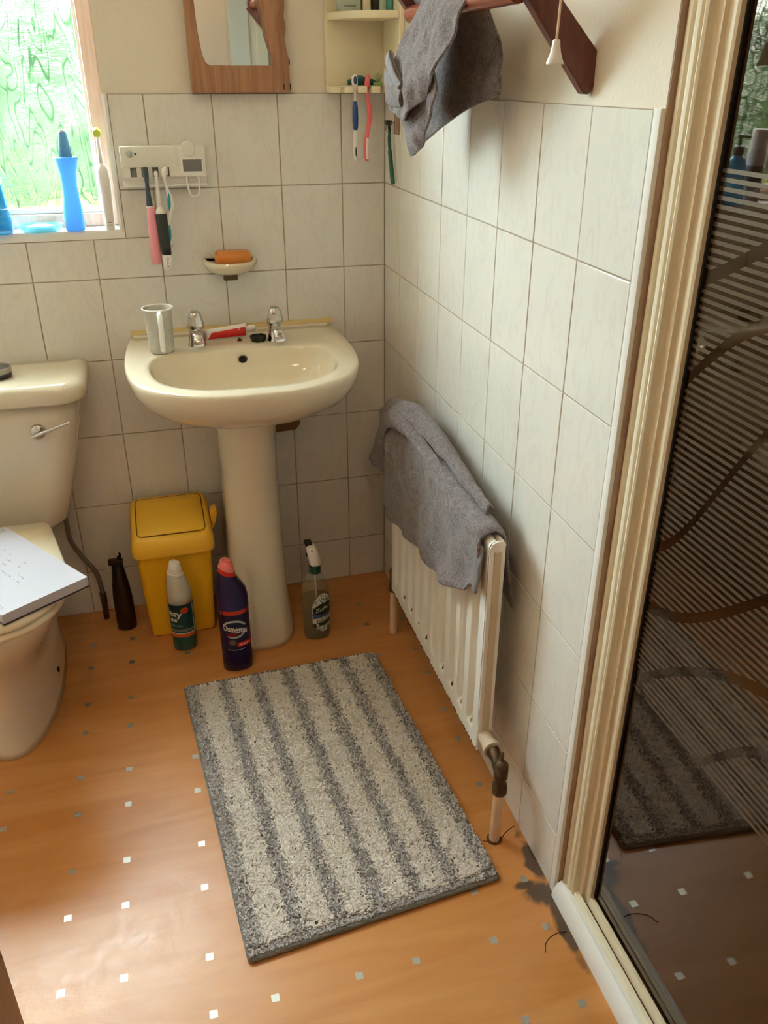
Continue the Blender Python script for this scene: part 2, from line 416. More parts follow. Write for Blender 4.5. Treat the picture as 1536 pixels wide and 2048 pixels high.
# back wall: plaster skin 5 mm behind the tile faces, with the window opening
bm = BM()
PB = 0.0055
for x0, x1, z0, z1 in ((XL-0.1, WX0, 0, ZC), (WX1, 0.12, 0, ZC), (WX0, WX1, 0, WZ0-0.012), (WX0, WX1, WZ1, ZC)):
    box(bm, x0, x1, PB, 0.30, z0, z1)
wall_back = struct('wall_back', bm, M_plaster)
bm = BM(); box(bm, 0.0055, 0.12, -1.2003, 0.02, 0, ZC); wall_right = struct('wall_right', bm, M_plaster)
bm = BM(); box(bm, XL-0.1, XL, YN-0.1, 0.3, 0, ZC); struct('wall_left', bm, M_plaster)
# wall with the doorway the picture is taken from
DX0, DX1 = -0.90, -0.10
bm = BM()
for x0, x1, z0, z1 in ((XL-0.1, DX0, 0, ZC), (DX1, 1.0, 0, ZC), (DX0, DX1, 2.02, ZC)):
    box(bm, x0, x1, YN-0.10, YN, z0, z1)
struct('wall_near', bm, M_plaster)
bm = BM(); box(bm, 0.95, 1.0, YN-0.1, 0.0, 0, ZC); struct('wall_shower', bm, M_plaster)
bm = BM(); box(bm, 0.12, 1.0, 0.0, 0.1, 0, ZC); struct('wall_shower_end', bm, M_plaster)
# landing behind the doorway
bm = BM()
box(bm, XL-0.1, 1.0, YN-1.35, YN-1.25, 0, ZC); box(bm, 0.95, 1.0, YN-1.25, YN-0.1, 0, ZC); box(bm, XL-0.1, XL, YN-1.25, YN-0.1, 0, ZC)
struct('wall_landing', bm, M_plaster)
bm = BM()
for x0, x1 in ((DX0-0.07, DX0+0.02), (DX1-0.02, DX1+0.07)):
    box(bm, x0, x1, YN-0.115, YN+0.018, 0, 2.07, 0.004)
box(bm, DX0-0.07, DX1+0.07, YN-0.115, YN+0.018, 2.0, 2.08, 0.004)
struct('trim_1', bm, M_white_soft)
bm = BM()
for x0, x1 in ((-0.34, -0.26), (0.42, 0.50)): box(bm, x0, x1, YN-1.25, YN-1.225, 0, 2.06, 0.004)
box(bm, -0.34, 0.50, YN-1.25, YN-1.225, 2.0, 2.07, 0.004); struct('trim_2', bm, M_white_soft)
bm = BM(); box(bm, -0.26, 0.42, YN-1.249, YN-1.232, 0.005, 2.0, 0.003)
d2 = struct('door_2', bm, M_white)
bm = BM()
for x0, x1 in ((-0.19, 0.04), (0.12, 0.35)):
    for z0, z1 in ((0.2, 0.8), (1.0, 1.85)): box(bm, x0, x1, YN-1.233, YN-1.226, z0, z1, 0.004)
obj('door_panels', bm, M_white, d2)

# warm fill lamp added out of view on the landing ceiling, lit
ll = thing('landing_fill_lamp', 'unseen warm fill lamp added on the landing ceiling outside the doorway', 'lamp', (-0.45, YN-0.65, ZC))
bm = BM(); lathe(bm, [(0.05, 0.0), (0.05, -0.02), (0.03, -0.03)], -0.45, YN-0.65, ZC, 24); obj('fill_lamp_rose', bm, M_white, ll, True)
M_glow = bpy.data.materials.new('fill_globe'); M_glow.use_nodes = True; _p = M_glow.node_tree.nodes['Principled BSDF']; _p.inputs['Emission Color'].default_value = (1.0, 0.74, 0.48, 1); _p.inputs['Emission Strength'].default_value = 4.0
bm = BM(); lathe(bm, [(0.03, -0.03), (0.07, -0.06), (0.09, -0.10), (0.085, -0.14), (0.05, -0.175), (0.0, -0.185)], -0.45, YN-0.65, ZC, 24, cap0=False, cap1=False); obj('globe', bm, M_glow, ll, True); M_glow.cycles.emission_sampling = 'NONE'; lamp_light(ll, (-0.45, YN-0.65, ZC-0.29), 5.0, (1.0, 0.74, 0.48))

# the bathroom's own ceiling lamp, worked by the light pull
bl = thing('bathroom_lamp', 'round opal bathroom lamp on the ceiling above the floor', 'lamp', (-0.80, -1.45, ZC))
bm = BM(); lathe(bm, [(0.11, 0.0), (0.11, -0.018), (0.10, -0.024)], -0.80, -1.45, ZC, 28); obj('lamp_base', bm, M_white, bl, True)
M_glow2 = bpy.data.materials.new('lit_opal_glass'); M_glow2.use_nodes = True; _p = M_glow2.node_tree.nodes['Principled BSDF']; _p.inputs['Emission Color'].default_value = (1.0, 0.79, 0.55, 1); _p.inputs['Emission Strength'].default_value = 4.0
bm = BM(); lathe(bm, [(0.10, -0.024), (0.105, -0.045), (0.09, -0.075), (0.05, -0.095), (0.0, -0.10)], -0.80, -1.45, ZC, 28, cap0=False, cap1=False); obj('opal_bowl', bm, M_glow2, bl, True); M_glow2.cycles.emission_sampling = 'NONE'; lamp_light(bl, (-0.80, -1.45, ZC-0.20), 4.6, (1.0, 0.79, 0.55))

# grout beds and tiles
bm = BM()
for x0, x1, z0, z1 in ((XL, WX0, 0, ZT), (WX1, 0.004, 0, ZT), (WX0, WX1, 0, WZ0-0.012)):
    box(bm, x0, x1, 0.0014, 0.006, z0, z1)
grout_b = obj('grout_bed', bm, M_grout, wall_back)
bm = BM(); box(bm, 0.0014, 0.006, -1.1985, 0.001, 0, ZT); obj('grout_bed', bm, M_grout, wall_right)
tile_cache = {}
def tile(parent, axis, a0, a1, z0, z1):
    """one glazed tile; axis 1: on the back wall spanning x, axis 0: on the side wall spanning y"""
    w, h = round(a1-a0, 4), round(z1-z0, 4); key = (axis, w, h)
    if key not in tile_cache:
        b = BM()
        if axis == 1: box(b, -w/2, w/2, 0, 0.0075, -h/2, h/2, 0.0011, 2)
        else: box(b, 0, 0.0075, -w/2, w/2, -h/2, h/2, 0.0011, 2)
        me = bpy.data.meshes.new('tile'); b.to_mesh(me); b.free(); me.materials.append(M_tile)
        tile_cache[key] = me
    o = bpy.data.objects.new('tile', tile_cache[key]); C.objects.link(o); o.parent = parent
    c = (a0+a1)/2; e = random.uniform(-0.0003, 0.0003)
    o.location = (c, e, (z0+z1)/2) if axis == 1 else (e, c, (z0+z1)/2)
    t = random.uniform(-0.0022, 0.0022); s = random.uniform(-0.0022, 0.0022)
    o.rotation_euler = (s, 0, t) if axis == 1 else (0, s, t)
G = 0.0011
zr = [0.0, 0.1328] + [0.1328+0.1991*i for i in range(1, 7)]
xb = [0.0, -0.1084] + [-0.1084-0.15*i for i in range(1, 11)]
for k in range(7):
    for i in range(len(xb)-1):
        a1, a0 = xb[i]-(G if i else 0.001), xb[i+1]+G
        z0, z1 = zr[k]+(G if k else 0.001), zr[k+1]-G
        rects = [(a0, a1, z0, z1)]
        if a1 > WX0 and a0 < WX1+0.008 and z1 > WZ0-0.016:    # cut round the window
            rects = []
            if z0 < WZ0-0.05: rects.append((a0, a1, z0, WZ0-0.016))
            if a1 > WX1+0.03: rects.append((WX1+0.011, a1, max(z0, WZ0-0.014), z1))
        if a1 < -1.30 : continue
        for r in rects: tile(wall_back, 1, *r)
yr = [0.0, -0.1341] + [-0.1341-0.15*i for i in range(1, 8)]
for k in range(7):
    for i in range(len(yr)-1):
        tile(wall_right, 0, yr[i+1]+G, yr[i]-(G if i else 0.001), zr[k]+(G if k else 0.001), zr[k+1]-G)
# plastic edge trims: end of the side tiling, and round the window reveal
bm = BM(); tt = [(-1.1855, 0.006), (-1.1855, -0.0006), (-1.1925, -0.0016), (-1.1990, 0.0004), (-1.2005, 0.006)]
prism(bm, [(q[1], q[0]) for q in tt], 2, 0.0, ZT+0.001)
obj('tile_edge_trim', bm, M_white, wall_right, True)
bm = BM()
prism(bm, [(WX1-0.002, 0.02), (WX1-0.002, -0.001), (WX1+0.004, -0.0035), (WX1+0.0095, -0.001), (WX1+0.0095, 0.006)], 2, WZ0-0.004, ZT)
prism(bm, [(0.02, WZ0+0.004), (-0.001, WZ0+0.006), (-0.0045, WZ0-0.002), (-0.002, WZ0-0.014), (0.006, WZ0-0.014)], 0, WX0, WX1+0.0095)
obj('tile_edge_trim', bm, M_white, wall_back, True)

# window: sill board, reveal, timber frame, pane
YW = 0.088
bm = BM(); box(bm, WX0, WX1, 0.0, YW+0.02, WZ0-0.012, WZ0+0.006); struct('trim_3', bm, M_white)
bm = BM(); fw = 0.034
box(bm, WX1-fw, WX1, YW-0.022, YW+0.04, WZ0+0.006, WZ1, 0.003); box(bm, WX0, WX0+fw, YW-0.022, YW+0.04, WZ0+0.006, WZ1, 0.003)
box(bm, WX0+fw, WX1-fw, YW-0.022, YW+0.04, WZ0+0.006, WZ0+0.036, 0.003); box(bm, WX0+fw, WX1-fw, YW-0.022, YW+0.04, WZ1-0.04, WZ1, 0.003)
win = struct('window_1', bm, M_winwood)
bm = BM()
for x0, x1, z0, z1 in ((WX0+fw, WX1-fw, WZ0+0.036, WZ0+0.048), (WX0+fw, WX1-fw, WZ1-0.05, WZ1-0.04), (WX1-fw-0.008, WX1-fw, WZ0+0.048, WZ1-0.05), (WX0+fw, WX0+fw+0.008, WZ0+0.048, WZ1-0.05)):
    box(bm, x0, x1, YW-0.008, YW+0.012, z0, z1, 0.002)
obj('glazing_bead', bm, M_white, win)
bm = BM(); bm.faces.new([bm.verts.new(q) for q in ((WX0+fw-0.004, YW+0.002, WZ0+0.03), (WX1-fw+0.004, YW+0.002, WZ0+0.03), (WX1-fw+0.004, YW+0.002, WZ1-0.036), (WX0+fw-0.004, YW+0.002, WZ1-0.036))])   # a single sheet
obj('pane', bm, M_pane, win)

# outside: patio added unseen for bounce light, hedges seen through the patterned glass
M_reflector = mat('pale_reflector', (206, 200, 188), 0.9, var=0.08, vscale=2.0, spec=0.0)
M_hedge = mat('hedge_leaves', (46, 60, 40), 0.9, var=0.7, vscale=3.0, spec=0.0)
M_shrub = mat('shrub_leaves', (84, 82, 46), 0.9, var=0.6, vscale=4.0, spec=0.0)
bm = BM(); box(bm, -9, 7, 0.35, 2.1, -0.85, -0.80); o = obj('garden_reflector', bm, M_reflector); tag(o, 'unseen added pale patio outside below the patterned window', 'reflector')
def hedge(name, label, x0, x1, y, top, seed, m=None):
    b = BM()
    def fn(u, v):
        x = lerp(x0, x1, u); a = v*PI
        h = (top+0.75)*(0.9+0.18*nz(x*0.9, seed)+0.12*nz(x*2.7, seed+3))
        z = -0.75 + h*math.sin(a); yy = y - 0.5*math.cos(a)
        n = 0.16*nz(x*3, yy*3+seed, z*3)+0.08*nz(x*8, yy*8, z*8+seed)
        return (x, yy-n, z+n*0.6)
    grid(b, fn, 90, 30)
    return tag(obj(name, b, m or M_hedge, None, True), label, 'hedge')
hedge('garden_hedge', 'green garden hedge blurred behind the patterned window glass', -7, 5, 4.6, 2.25, 1.0)
hedge('garden_shrub', 'yellow green shrubs blurred low behind the patterned window glass', -6, 4, 3.0, 0.92, 5.0, M_shrub)

# ------------------------------------------------------------------ shower door
sd = thing('shower_door', 'brown smoked glass sliding shower door in a cream ribbed frame', 'shower door', (0.03, -1.62, 0.0))
M_alu = mat('cream_aluminium', (236, 226, 200), 0.42)
M_alu2 = mat('beige_aluminium', (226, 210, 180), 0.45)
M_jamb = mat('shaded_jamb', (170, 142, 116), 0.6, var=0.15, vscale=20)  # brown shadow in the gap beside the tiles is put into this colour
FZ0, FZ1 = 0.0, 2.0
def vstrip(name, pts, m, z0=FZ0, z1=FZ1):
    b = BM(); prism(b, pts, 2, z0, z1); return obj(name, b, m, sd)
# (x, y) outlines seen from above
vstrip('wall_jamb', [(0.0060, -1.2006), (0.0060, -1.2022), (0.0165, -1.2026), (0.065, -1.2026), (0.065, -1.2006)], M_jamb, 0.012)
vstrip('frame_profile', [(0.065, -1.2027), (0.0165, -1.2027), (0.0130, -1.2055), (0.0125, -1.2085), (0.0135, -1.2120), (0.0190, -1.2150), (0.0190, -1.2165), (0.0150, -1.2180), (0.0140, -1.2220), (0.0150, -1.2262), (0.0205, -1.2290), (0.065, -1.2290)], M_alu, 0.018)
vstrip('frame_bead', [(0.065, -1.2291), (0.0205, -1.2291), (0.0165, -1.2310), (0.0155, -1.2340), (0.0175, -1.2370), (0.0260, -1.2382), (0.065, -1.2382)], M_alu, 0.02)
vstrip('door_stile', [(0.065, -1.2383), (0.0262, -1.2383), (0.0275, -1.2400), (0.0275, -1.2500), (0.0330, -1.2512), (0.0335, -1.2530), (0.0335, -1.2630), (0.0355, -1.2665), (0.0448, -1.2665), (0.0448, -1.2560), (0.065, -1.2560)], M_alu2, 0.03)
vstrip('dark_edge_strip', [(0.0449, -1.2666), (0.0415, -1.2666), (0.0415, -1.2700), (0.0449, -1.2700)], M_black, 0.057)  # narrow black strip along the stile's glass edge
bm = BM(); box(bm, 0.045, 0.051, -2.20, -1.2670, 0.0565, 2.0); obj('glass_panel', bm, M_smoked, sd)
# sill: rounded white trim on the vinyl, then two track rails
bm = BM(); prism(bm, [(-0.006, 0.0005), (-0.005, 0.012), (0.002, 0.029), (0.010, 0.035), (0.018, 0.034), (0.018, 0.0005)], 1, -2.19, -1.2040); obj('sill_trim', bm, M_white, sd, True)
bm = BM(); prism(bm, [(0.0183, 0.0005), (0.0183, 0.041), (0.0205, 0.044), (0.027, 0.044), (0.029, 0.041), (0.029, 0.0005)], 1, -2.19, -1.2395); obj('track_rail', bm, M_alu, sd, True)
bm = BM(); prism(bm, [(0.0345, 0.0005), (0.0345, 0.053), (0.0365, 0.056), (0.042, 0.056), (0.0438, 0.053), (0.0438, 0.0005)], 1, -2.19, -1.2530); obj('track_rail', bm, M_alu2, sd, True)
bm = BM(); box(bm, 0.0291, 0.0344, -2.19, -1.241, 0.0005, 0.034); obj('track_groove', bm, M_rust, sd)
bm = BM(); box(bm, 0.006, 0.065, -2.20, -1.2030, 2.0005, 2.08, 0.004); obj('head_rail', bm, M_alu, sd)
bm = BM(); box(bm, -0.004, 0.058, -2.215, -2.17, 0.0, 2.0, 0.004); obj('far_jamb', bm, M_alu, sd)

# ------------------------------------------------------------------ brown door leaf, opened into the room beside the camera
dl = thing('door_leaf', 'brown wooden door leaf standing open at the near corner of the floor', 'door', (-0.88, -1.80, 0.006))
bm = BM(); box(bm, -0.900, -0.862, -2.19, -1.395, 0.006, 1.98, 0.003); obj('panel', bm, M_doorwood, dl)
bm = BM()
for s in (-1, 1):
    tube(bm, [(-0.881+s*0.02, -1.46, 1.0), (-0.881+s*0.055, -1.46, 1.0), (-0.881+s*0.06, -1.475, 1.0), (-0.881+s*0.06, -1.57, 1.0)], 0.009, 10)
obj('lever_handle', bm, M_chrome, dl, True)

# ------------------------------------------------------------------ basin on its pedestal
BX, BC = -0.405, Vector((-0.405, -0.27))
def polar(contour, center, n=112):
    P = [Vector(p) for p in contour]; out = []
    for i in range(n):
        a = 2*PI*i/n; d = Vector((math.cos(a), math.sin(a))); best = None
        for k in range(len(P)):
            p, q = P[k]-center, P[(k+1) % len(P)]-center; e = q-p
            den = d.x*e.y-d.y*e.x
            if abs(den) < 1e-12: continue
            t = (p.x*e.y-p.y*e.x)/den; s = (p.x*d.y-p.y*d.x)/den
            if t > 0 and -1e-6 <= s <= 1+1e-6 and (best is None or t > best): best = t
        out.append(center + d*best)
    return out
def sym(half):
    r = [(BX+a, b) for a, b in half]; l = [(BX-a, b) for a, b in half[::-1]]
    return r + l
outer = [p.to_2d() for p in catmull([(*q, 0) for q in sym([(0.10, -0.002), (0.19, -0.002), (0.243, -0.006), (0.256, -0.03), (0.263, -0.11), (0.267, -0.20), (0.263, -0.28), (0.246, -0.355), (0.208, -0.415), (0.145, -0.455), (0.07, -0.478)])], 8, True)]
inner = [p.to_2d() for p in catmull([(*q, 0) for q in sym([(0.08, -0.172), (0.15, -0.176), (0.19, -0.186), (0.210, -0.215), (0.216, -0.26), (0.210, -0.315), (0.188, -0.370), (0.142, -0.412), (0.07, -0.436)])], 8, True)]
RO, RI = polar(outer, BC), polar(inner, BC)
PED = [Vector((BX, -0.17)) + Vector((math.cos(2*PI*i/112)*0.085, math.sin(2*PI*i/112)*0.10)) for i in range(112)]
def slope(p, z): return (p.x, p.y, z + 0.034*min(0, p.y+0.12)*1.0)
BZ = 0.788
wb = thing('pedestal_basin', 'cream ceramic wash basin on a pedestal against the tiled wall', 'wash basin', (BX, -0.2, 0.0))
rings = []
for s, z in ((0.02, 0.640), (0.22, 0.652), (0.45, 0.667), (0.66, 0.687), (0.82, 0.709), (0.925, 0.733), (0.975, 0.754), (0.995, 0.768), (1.0, 0.776), (0.999, 0.782), (0.992, 0.7868), (0.978, 0.789)):
    rings.append([slope(PED[i].lerp(RO[i], s), BZ-0.789+z) for i in range(112)])
for s in (0.25, 0.5, 0.75): rings.append([slope((BC+(RO[i]-BC)*0.978).lerp(RI[i], s), BZ) for i in range(112)])
DR = Vector((BX, -0.29))
for s, dz in ((1.0, -0.0005), (0.982, -0.004), (0.965, -0.012), (0.945, -0.026), (0.90, -0.046), (0.82, -0.066), (0.66, -0.084), (0.42, -0.095), (0.18, -0.100), (0.06, -0.102)):
    c = BC.lerp(DR, 1-s); rings.append([slope(c+(RI[i]-BC)*s, BZ+dz) for i in range(112)])
bm = BM(); loft(bm, rings, True, True); basin = obj('basin', bm, M_ceramic, wb, 'full')
# raised back lip with its old sealant
bm = BM(); box(bm, BX-0.245, BX+0.245, -0.022, -0.001, BZ-0.004, BZ+0.004, 0.003); obj('back_ledge', bm, M_ceramic, wb, True)
bm = BM(); prism(bm, [(-0.0005, BZ+0.013), (-0.0005, BZ), (-0.011, BZ+0.002), (-0.008, BZ+0.008)], 0, BX-0.25, BX+0.262); obj('sealant', bm, M_sealant, wb)
# overflow hole with dark throat
bm = BM(); t = BM(); lathe(t, [(0.0095, 0.0), (0.0095, 0.001), (0.006, 0.0016)], n=24); join(bm, t, Matrix.Translation((-0.401, -0.1815, 0.763)) @ Matrix.Rotation(math.radians(72), 4, 'X')); obj('overflow_hole', bm, M_dark, basin)
bm = BM(); t = BM(); bmesh.ops.create_circle(t, segments=24, radius=0.012); t.free(); 
tube(bm, [(-0.401+0.0105*math.cos(a), -0.1822-0.003*math.sin(a), 0.763+0.0100*math.sin(a)) for a in np.linspace(0, 2*PI, 25)], 0.0016, 6, False); obj('overflow_ring', bm, M_steel, basin)
# pedestal: D-shaped column
def dshape(hx, yb, yf, n=48):
    out = []
    for i in range(n):
        a = 2*PI*i/n; c, s = math.cos(a), math.sin(a)
        x = hx*math.copysign(abs(c)**(2/2.6), c)
        y = (yb+yf)/2 + (yb-yf)/2*math.copysign(abs(s)**(2/2.8), s)
        out.append((BX+x, y))
    return out
prof = [(0.0, 0.087, -0.03, -0.306), (0.02, 0.086, -0.03, -0.304), (0.12, 0.077, -0.03, -0.286), (0.3, 0.072, -0.03, -0.272), (0.48, 0.071, -0.03, -0.262), (0.58, 0.073, -0.03, -0.264), (0.64, 0.079, -0.03, -0.272), (0.668, 0.082, -0.03, -0.270)]
bm = BM(); loft(bm, [[(x, y, z) for x, y in dshape(hx, yb, yf)] for z, hx, yb, yf in prof]); obj('pedestal', bm, M_ceramic, wb, 'full')
# waste bracket, brown with age, behind the pedestal
bm = BM(); prism(bm, [(-0.335, 0.575), (-0.250, 0.575), (-0.250, 0.535), (-0.262, 0.520), (-0.335, 0.515)], 1, -0.06, -0.004, 0.004); obj('wall_bracket', bm, mat('brown_bracket', (116, 82, 40), 0.6), wb)
def basin_tap(x, y):
    tp = BM(); z = BZ
    lathe(tp, [(0.0, 0.0), (0.0225, 0.0), (0.0225, 0.006), (0.0195, 0.012), (0.0175, 0.03), (0.0165, 0.044)], x, y, z-0.006, 28)
    t = BM(); loft(t, [[(a[0]*1.0, yy, zz+a[1]) for a in [(0.0125*math.copysign(abs(math.cos(q))**0.7, math.cos(q)), hh*math.copysign(abs(math.sin(q))**0.7, math.sin(q))) for q in np.linspace(0, 2*PI, 20, endpoint=False)]] for yy, zz, hh in ((0.004, 0.034, 0.010), (-0.02, 0.036, 0.010), (-0.045, 0.033, 0.0095), (-0.060, 0.026, 0.0085), (-0.066, 0.018, 0.006))])
    join(tp, t, Matrix.Translation((x, y, z)))
    o = obj('tap', tp, M_chrome, wb, True)
    h = BM(); lathe(h, [(0.0168, 0.0385), (0.0198, 0.042), (0.0200, 0.054), (0.0182, 0.062), (0.0135, 0.077), (0.011, 0.080), (0.0, 0.0805)], x, y+0.001, z-0.002, 8); 
    obj('tap_handle', h, M_chrome, o, True)
    c = BM(); lathe(c, [(0.0095, 0.0795), (0.0092, 0.0815), (0.0, 0.082)], x, y+0.001, z-0.002, 20); obj('tap_cap', c, mat('grey_cap', (120, 118, 108), 0.4), o)
basin_tap(-0.500, -0.118); basin_tap(-0.310, -0.122)

# ------------------------------------------------------------------ toilet
TX = -1.02
tl = thing('toilet', 'cream close-coupled toilet with its lid down, beside the basin', 'toilet', (TX, -0.35, 0.0))
def rrect(cx, cy, hx, hy, z, r, n=6, rb=None):
    """rounded rectangle ring; rb: radius of the two back corners"""
    rb = r if rb is None else rb; pts = []
    for sx, sy, a0, rr in ((1, 1, 0, rb), (-1, 1, PI/2, rb), (-1, -1, PI, r), (1, -1, 1.5*PI, r)):
        for k in range(n+1):
            a = a0+PI/2*k/n; pts.append((cx+sx*(hx-rr)+rr*math.cos(a), cy+sy*(hy-rr)+rr*math.sin(a), z))
    return pts
bm = BM()
loft(bm, [rrect(TX, -0.112, hx, hy, z, 0.055, 8, 0.01) for z, hx, hy in ((0.372, 0.125, 0.075), (0.378, 0.150, 0.085), (0.39, 0.162, 0.088), (0.44, 0.176, 0.090), (0.52, 0.199, 0.090), (0.62, 0.222, 0.090), (0.702, 0.236, 0.090))])
cis = obj('cistern', bm, M_ceramic_w, tl, 'full')
bm = BM()
loft(bm, [rrect(TX, -0.112, hx, hy, z, 0.06, 8, 0.012) for z, hx, hy in ((0.699, 0.236, 0.092), (0.699, 0.250, 0.106), (0.704, 0.254, 0.109), (0.722, 0.256, 0.111), (0.734, 0.254, 0.109), (0.742, 0.247, 0.103), (0.7465, 0.236, 0.093), (0.7475, 0.20, 0.06))])
obj('cistern_lid', bm, M_ceramic, tl, 'full')
bm = BM(); t = BM(); lathe(t, [(0.0, 0.0), (0.0175, 0.0), (0.0175, 0.006), (0.014, 0.010), (0.0, 0.012)], n=28); join(bm, t, Matrix.Translation((-0.882, -0.2005, 0.636)) @ Matrix.Rotation(PI/2, 4, 'X')); lev = obj('lever_rose', bm, M_chrome, cis, True)
bm = BM(); tube(bm, [(-0.893, -0.216, 0.629), (-0.880, -0.222, 0.635), (-0.858, -0.228, 0.644), (-0.826, -0.233, 0.656), (-0.806, -0.234, 0.663)], [0.0048, 0.0055, 0.0042, 0.0032, 0.0044], 10); obj('flush_lever', bm, M_chrome, cis, True)
# pan
def egg(cx, hx, yb, yf, z, n=56, pb=3.0):
    """plan ring, blunt at the back (yb) and round at the front (yf)"""
    out = []; ym = yb + (yf-yb)*0.48
    for i in range(n):
        a = 2*PI*i/n; c, s = math.cos(a), math.sin(a); p = pb if s > 0 else 2.15
        x = hx*math.copysign(abs(c)**(2/p), c)
        y = ym + ((yb-ym) if s > 0 else (ym-yf))*math.copysign(abs(s)**(2/p), s)
        out.append((cx+x, y, z))
    return out
bm = BM()
loft(bm, [egg(TX, hx, yb, yf, z) for z, hx, yb, yf in ((0.0, 0.098, -0.03, -0.565), (0.02, 0.096, -0.03, -0.56), (0.08, 0.090, -0.03, -0.54), (0.15, 0.092, -0.03, -0.545), (0.21, 0.108, -0.03, -0.575), (0.27, 0.136, -0.03, -0.62), (0.33, 0.166, -0.03, -0.672), (0.375, 0.181, -0.03, -0.698), (0.393, 0.183, -0.03, -0.70), (0.397, 0.178, -0.035, -0.695))])
for v in bm.verts:      # the cistern platform at the back is narrower than the bowl
    if v.co.z > 0.2:
        f = interp(v.co.y, [-0.52, -0.42, -0.34, -0.24, 0], [1, 0.88, 0.76, 0.64, 0.60]); v.co.x = TX + (v.co.x-TX)*f
        if v.co.y > -0.24: v.co.z = min(v.co.z, 0.372)
pan = obj('pan', bm, M_ceramic_w, tl, 'full')
bm = BM(); t = BM(); lathe(t, [(0.0, 0.001), (0.007, 0.001), (0.007, -0.004)], n=16); join(bm, t, Matrix.Translation((-0.9262, -0.325, 0.055)) @ Matrix.Rotation(PI/2, 4, 'Y')); obj('fixing_hole', bm, M_dark, pan)
seat_half = [(0.0, -0.265), (0.06, -0.265), (0.115, -0.266), (0.132, -0.276), (0.148, -0.335), (0.163, -0.40), (0.178, -0.47), (0.184, -0.53), (0.177, -0.59), (0.155, -0.64), (0.112, -0.682), (0.058, -0.702), (0.0, -0.707)]
seat_full = [p.to_2d() for p in catmull([(TX+a, b_, 0) for a, b_ in seat_half] + [(TX-a, b_, 0) for a, b_ in seat_half[-2:0:-1]], 4, True)]
def seat_ring(k, z): return [(TX+(p.x-TX)*k, -0.48+(p.y+0.48)*k, z) for p in seat_full]
bm = BM(); loft(bm, [seat_ring(k, z) for k, z in ((0.96, 0.399), (0.99, 0.401), (1.0, 0.409), (0.985, 0.416))]); obj('seat_ring', bm, M_seat, tl, 'full')
bm = BM(); loft(bm, [seat_ring(k, z) for k, z in ((0.975, 0.4172), (1.0, 0.421), (1.0, 0.430), (0.98, 0.436), (0.7, 0.438))]); obj('seat_lid', bm, M_seat, tl, 'full')
for s in (-1, 1):
    bm = BM(); tube(bm, [(TX+s*0.075-0.02, -0.252, 0.408), (TX+s*0.075+0.02, -0.252, 0.408)], 0.011, 12); obj('seat_hinge', bm, M_seat, tl, True)
bm = BM(); tube(bm, catmull([(-0.880, -0.06, 0.385), (-0.880, -0.055, 0.32), (-0.879, -0.05, 0.265), (-0.860, -0.045, 0.213), (-0.831, -0.04, 0.15), (-0.824, -0.04, 0.09), (-0.824, -0.04, 0.06)], 6), 0.0065, 12); obj('supply_hose', bm, M_steel, tl, True)
bm = BM(); tube(bm, [(-0.824, -0.04, 0.085), (-0.824, -0.04, 0.055)], 0.0095, 6); tube(bm, [(-0.824, -0.04, 0.056), (-0.825, -0.04, 0.0)], 0.0078, 12); obj('hose_coupling', bm, M_brass, tl, True)
bm = BM(); tube(bm, [(-0.880, -0.058, 0.386), (-0.880, -0.056, 0.352)], 0.010, 6); obj('hose_coupling', bm, M_brass, tl, True)

# ------------------------------------------------------------------ radiator
RX0, RX1, RY0, RY1, RZ0, RZ1 = -0.074, -0.044, -0.345, -0.964, 0.160, 0.638
rd = thing('radiator', 'white ribbed panel radiator with rust marks on the side wall', 'radiator', (-0.055, -0.65, 0.0))
M_rad = mat('radiator_enamel', (238, 233, 222), 0.35)
NF = 10; pitch = (RY0-RY1-0.030)/NF
def radx(y, z):
    """front face depth: vertical flutes, flat at top, bottom and sides"""
    t = (RY0-0.015-y)/pitch; f = t-math.floor(t)
    if t < 0 or t > NF: g = 0
    else:
        g = max(0.0, min(1.0, (abs(f-0.5)-0.16)/0.12)); g = 1-g*g*(3-2*g)
    e = min((z-RZ0-0.028)/0.022, (RZ1-0.03-z)/0.022); e = max(0.0, min(1.0, e)); e = e*e*(3-2*e)
    r = max(0.0, (z-(RZ1-0.012))/0.012)
    return RX0 + 0.016*g*e + 0.013*(1-math.sqrt(max(0, 1-r*r)))
bm = BM(); zs = [RZ0, RZ0+0.012, RZ0+0.026] + [RZ0+0.028+0.022*k/5 for k in range(6)] + [lerp(RZ0+0.06, RZ1-0.06, k/6) for k in range(7)] + [RZ1-0.052+0.022*k/5 for k in range(6)] + [RZ1-0.02, RZ1-0.012, RZ1-0.008, RZ1-0.004, RZ1-0.0015, RZ1]
ny = NF*14+4
grid(bm, lambda u, v: (radx(lerp(RY0, RY1, u), zs[int(round(v*(len(zs)-1)))]), lerp(RY0, RY1, u), zs[int(round(v*(len(zs)-1)))]), ny, len(zs))
box(bm, RX0+0.020, RX1, RY1, RY0, RZ0+0.002, RZ1-0.002, 0.004)
panel = obj('panel', bm, M_rad, rd, 'full')
for y in (RY0, RY1):
    s = 1 if y == RY0 else -1
    b = BM(); prism(b, [(RX0+0.0005, RZ0), (RX0+0.0005, RZ1-0.012), (RX0+0.005, RZ1-0.003), (RX0+0.013, RZ1), (RX1-0.004, RZ1), (RX1, RZ1-0.006), (RX1, RZ0)], 1, y, y+s*0.004, 0.0012); 
    obj('end_flange', b, M_rad, rd)
bm = BM()
prism(bm, [(RX0+0.009, RZ0+0.03), (RX0+0.009, RZ1-0.02), (RX1-0.008, RZ1-0.02), (RX1-0.008, RZ0+0.03)], 1, RY1-0.006, RY1-0.0045); obj('end_recess_shade', bm, mat('shaded_cream', (206, 186, 156), 0.5), rd)  # flat plate; the shade of the recess is put into its darker cream
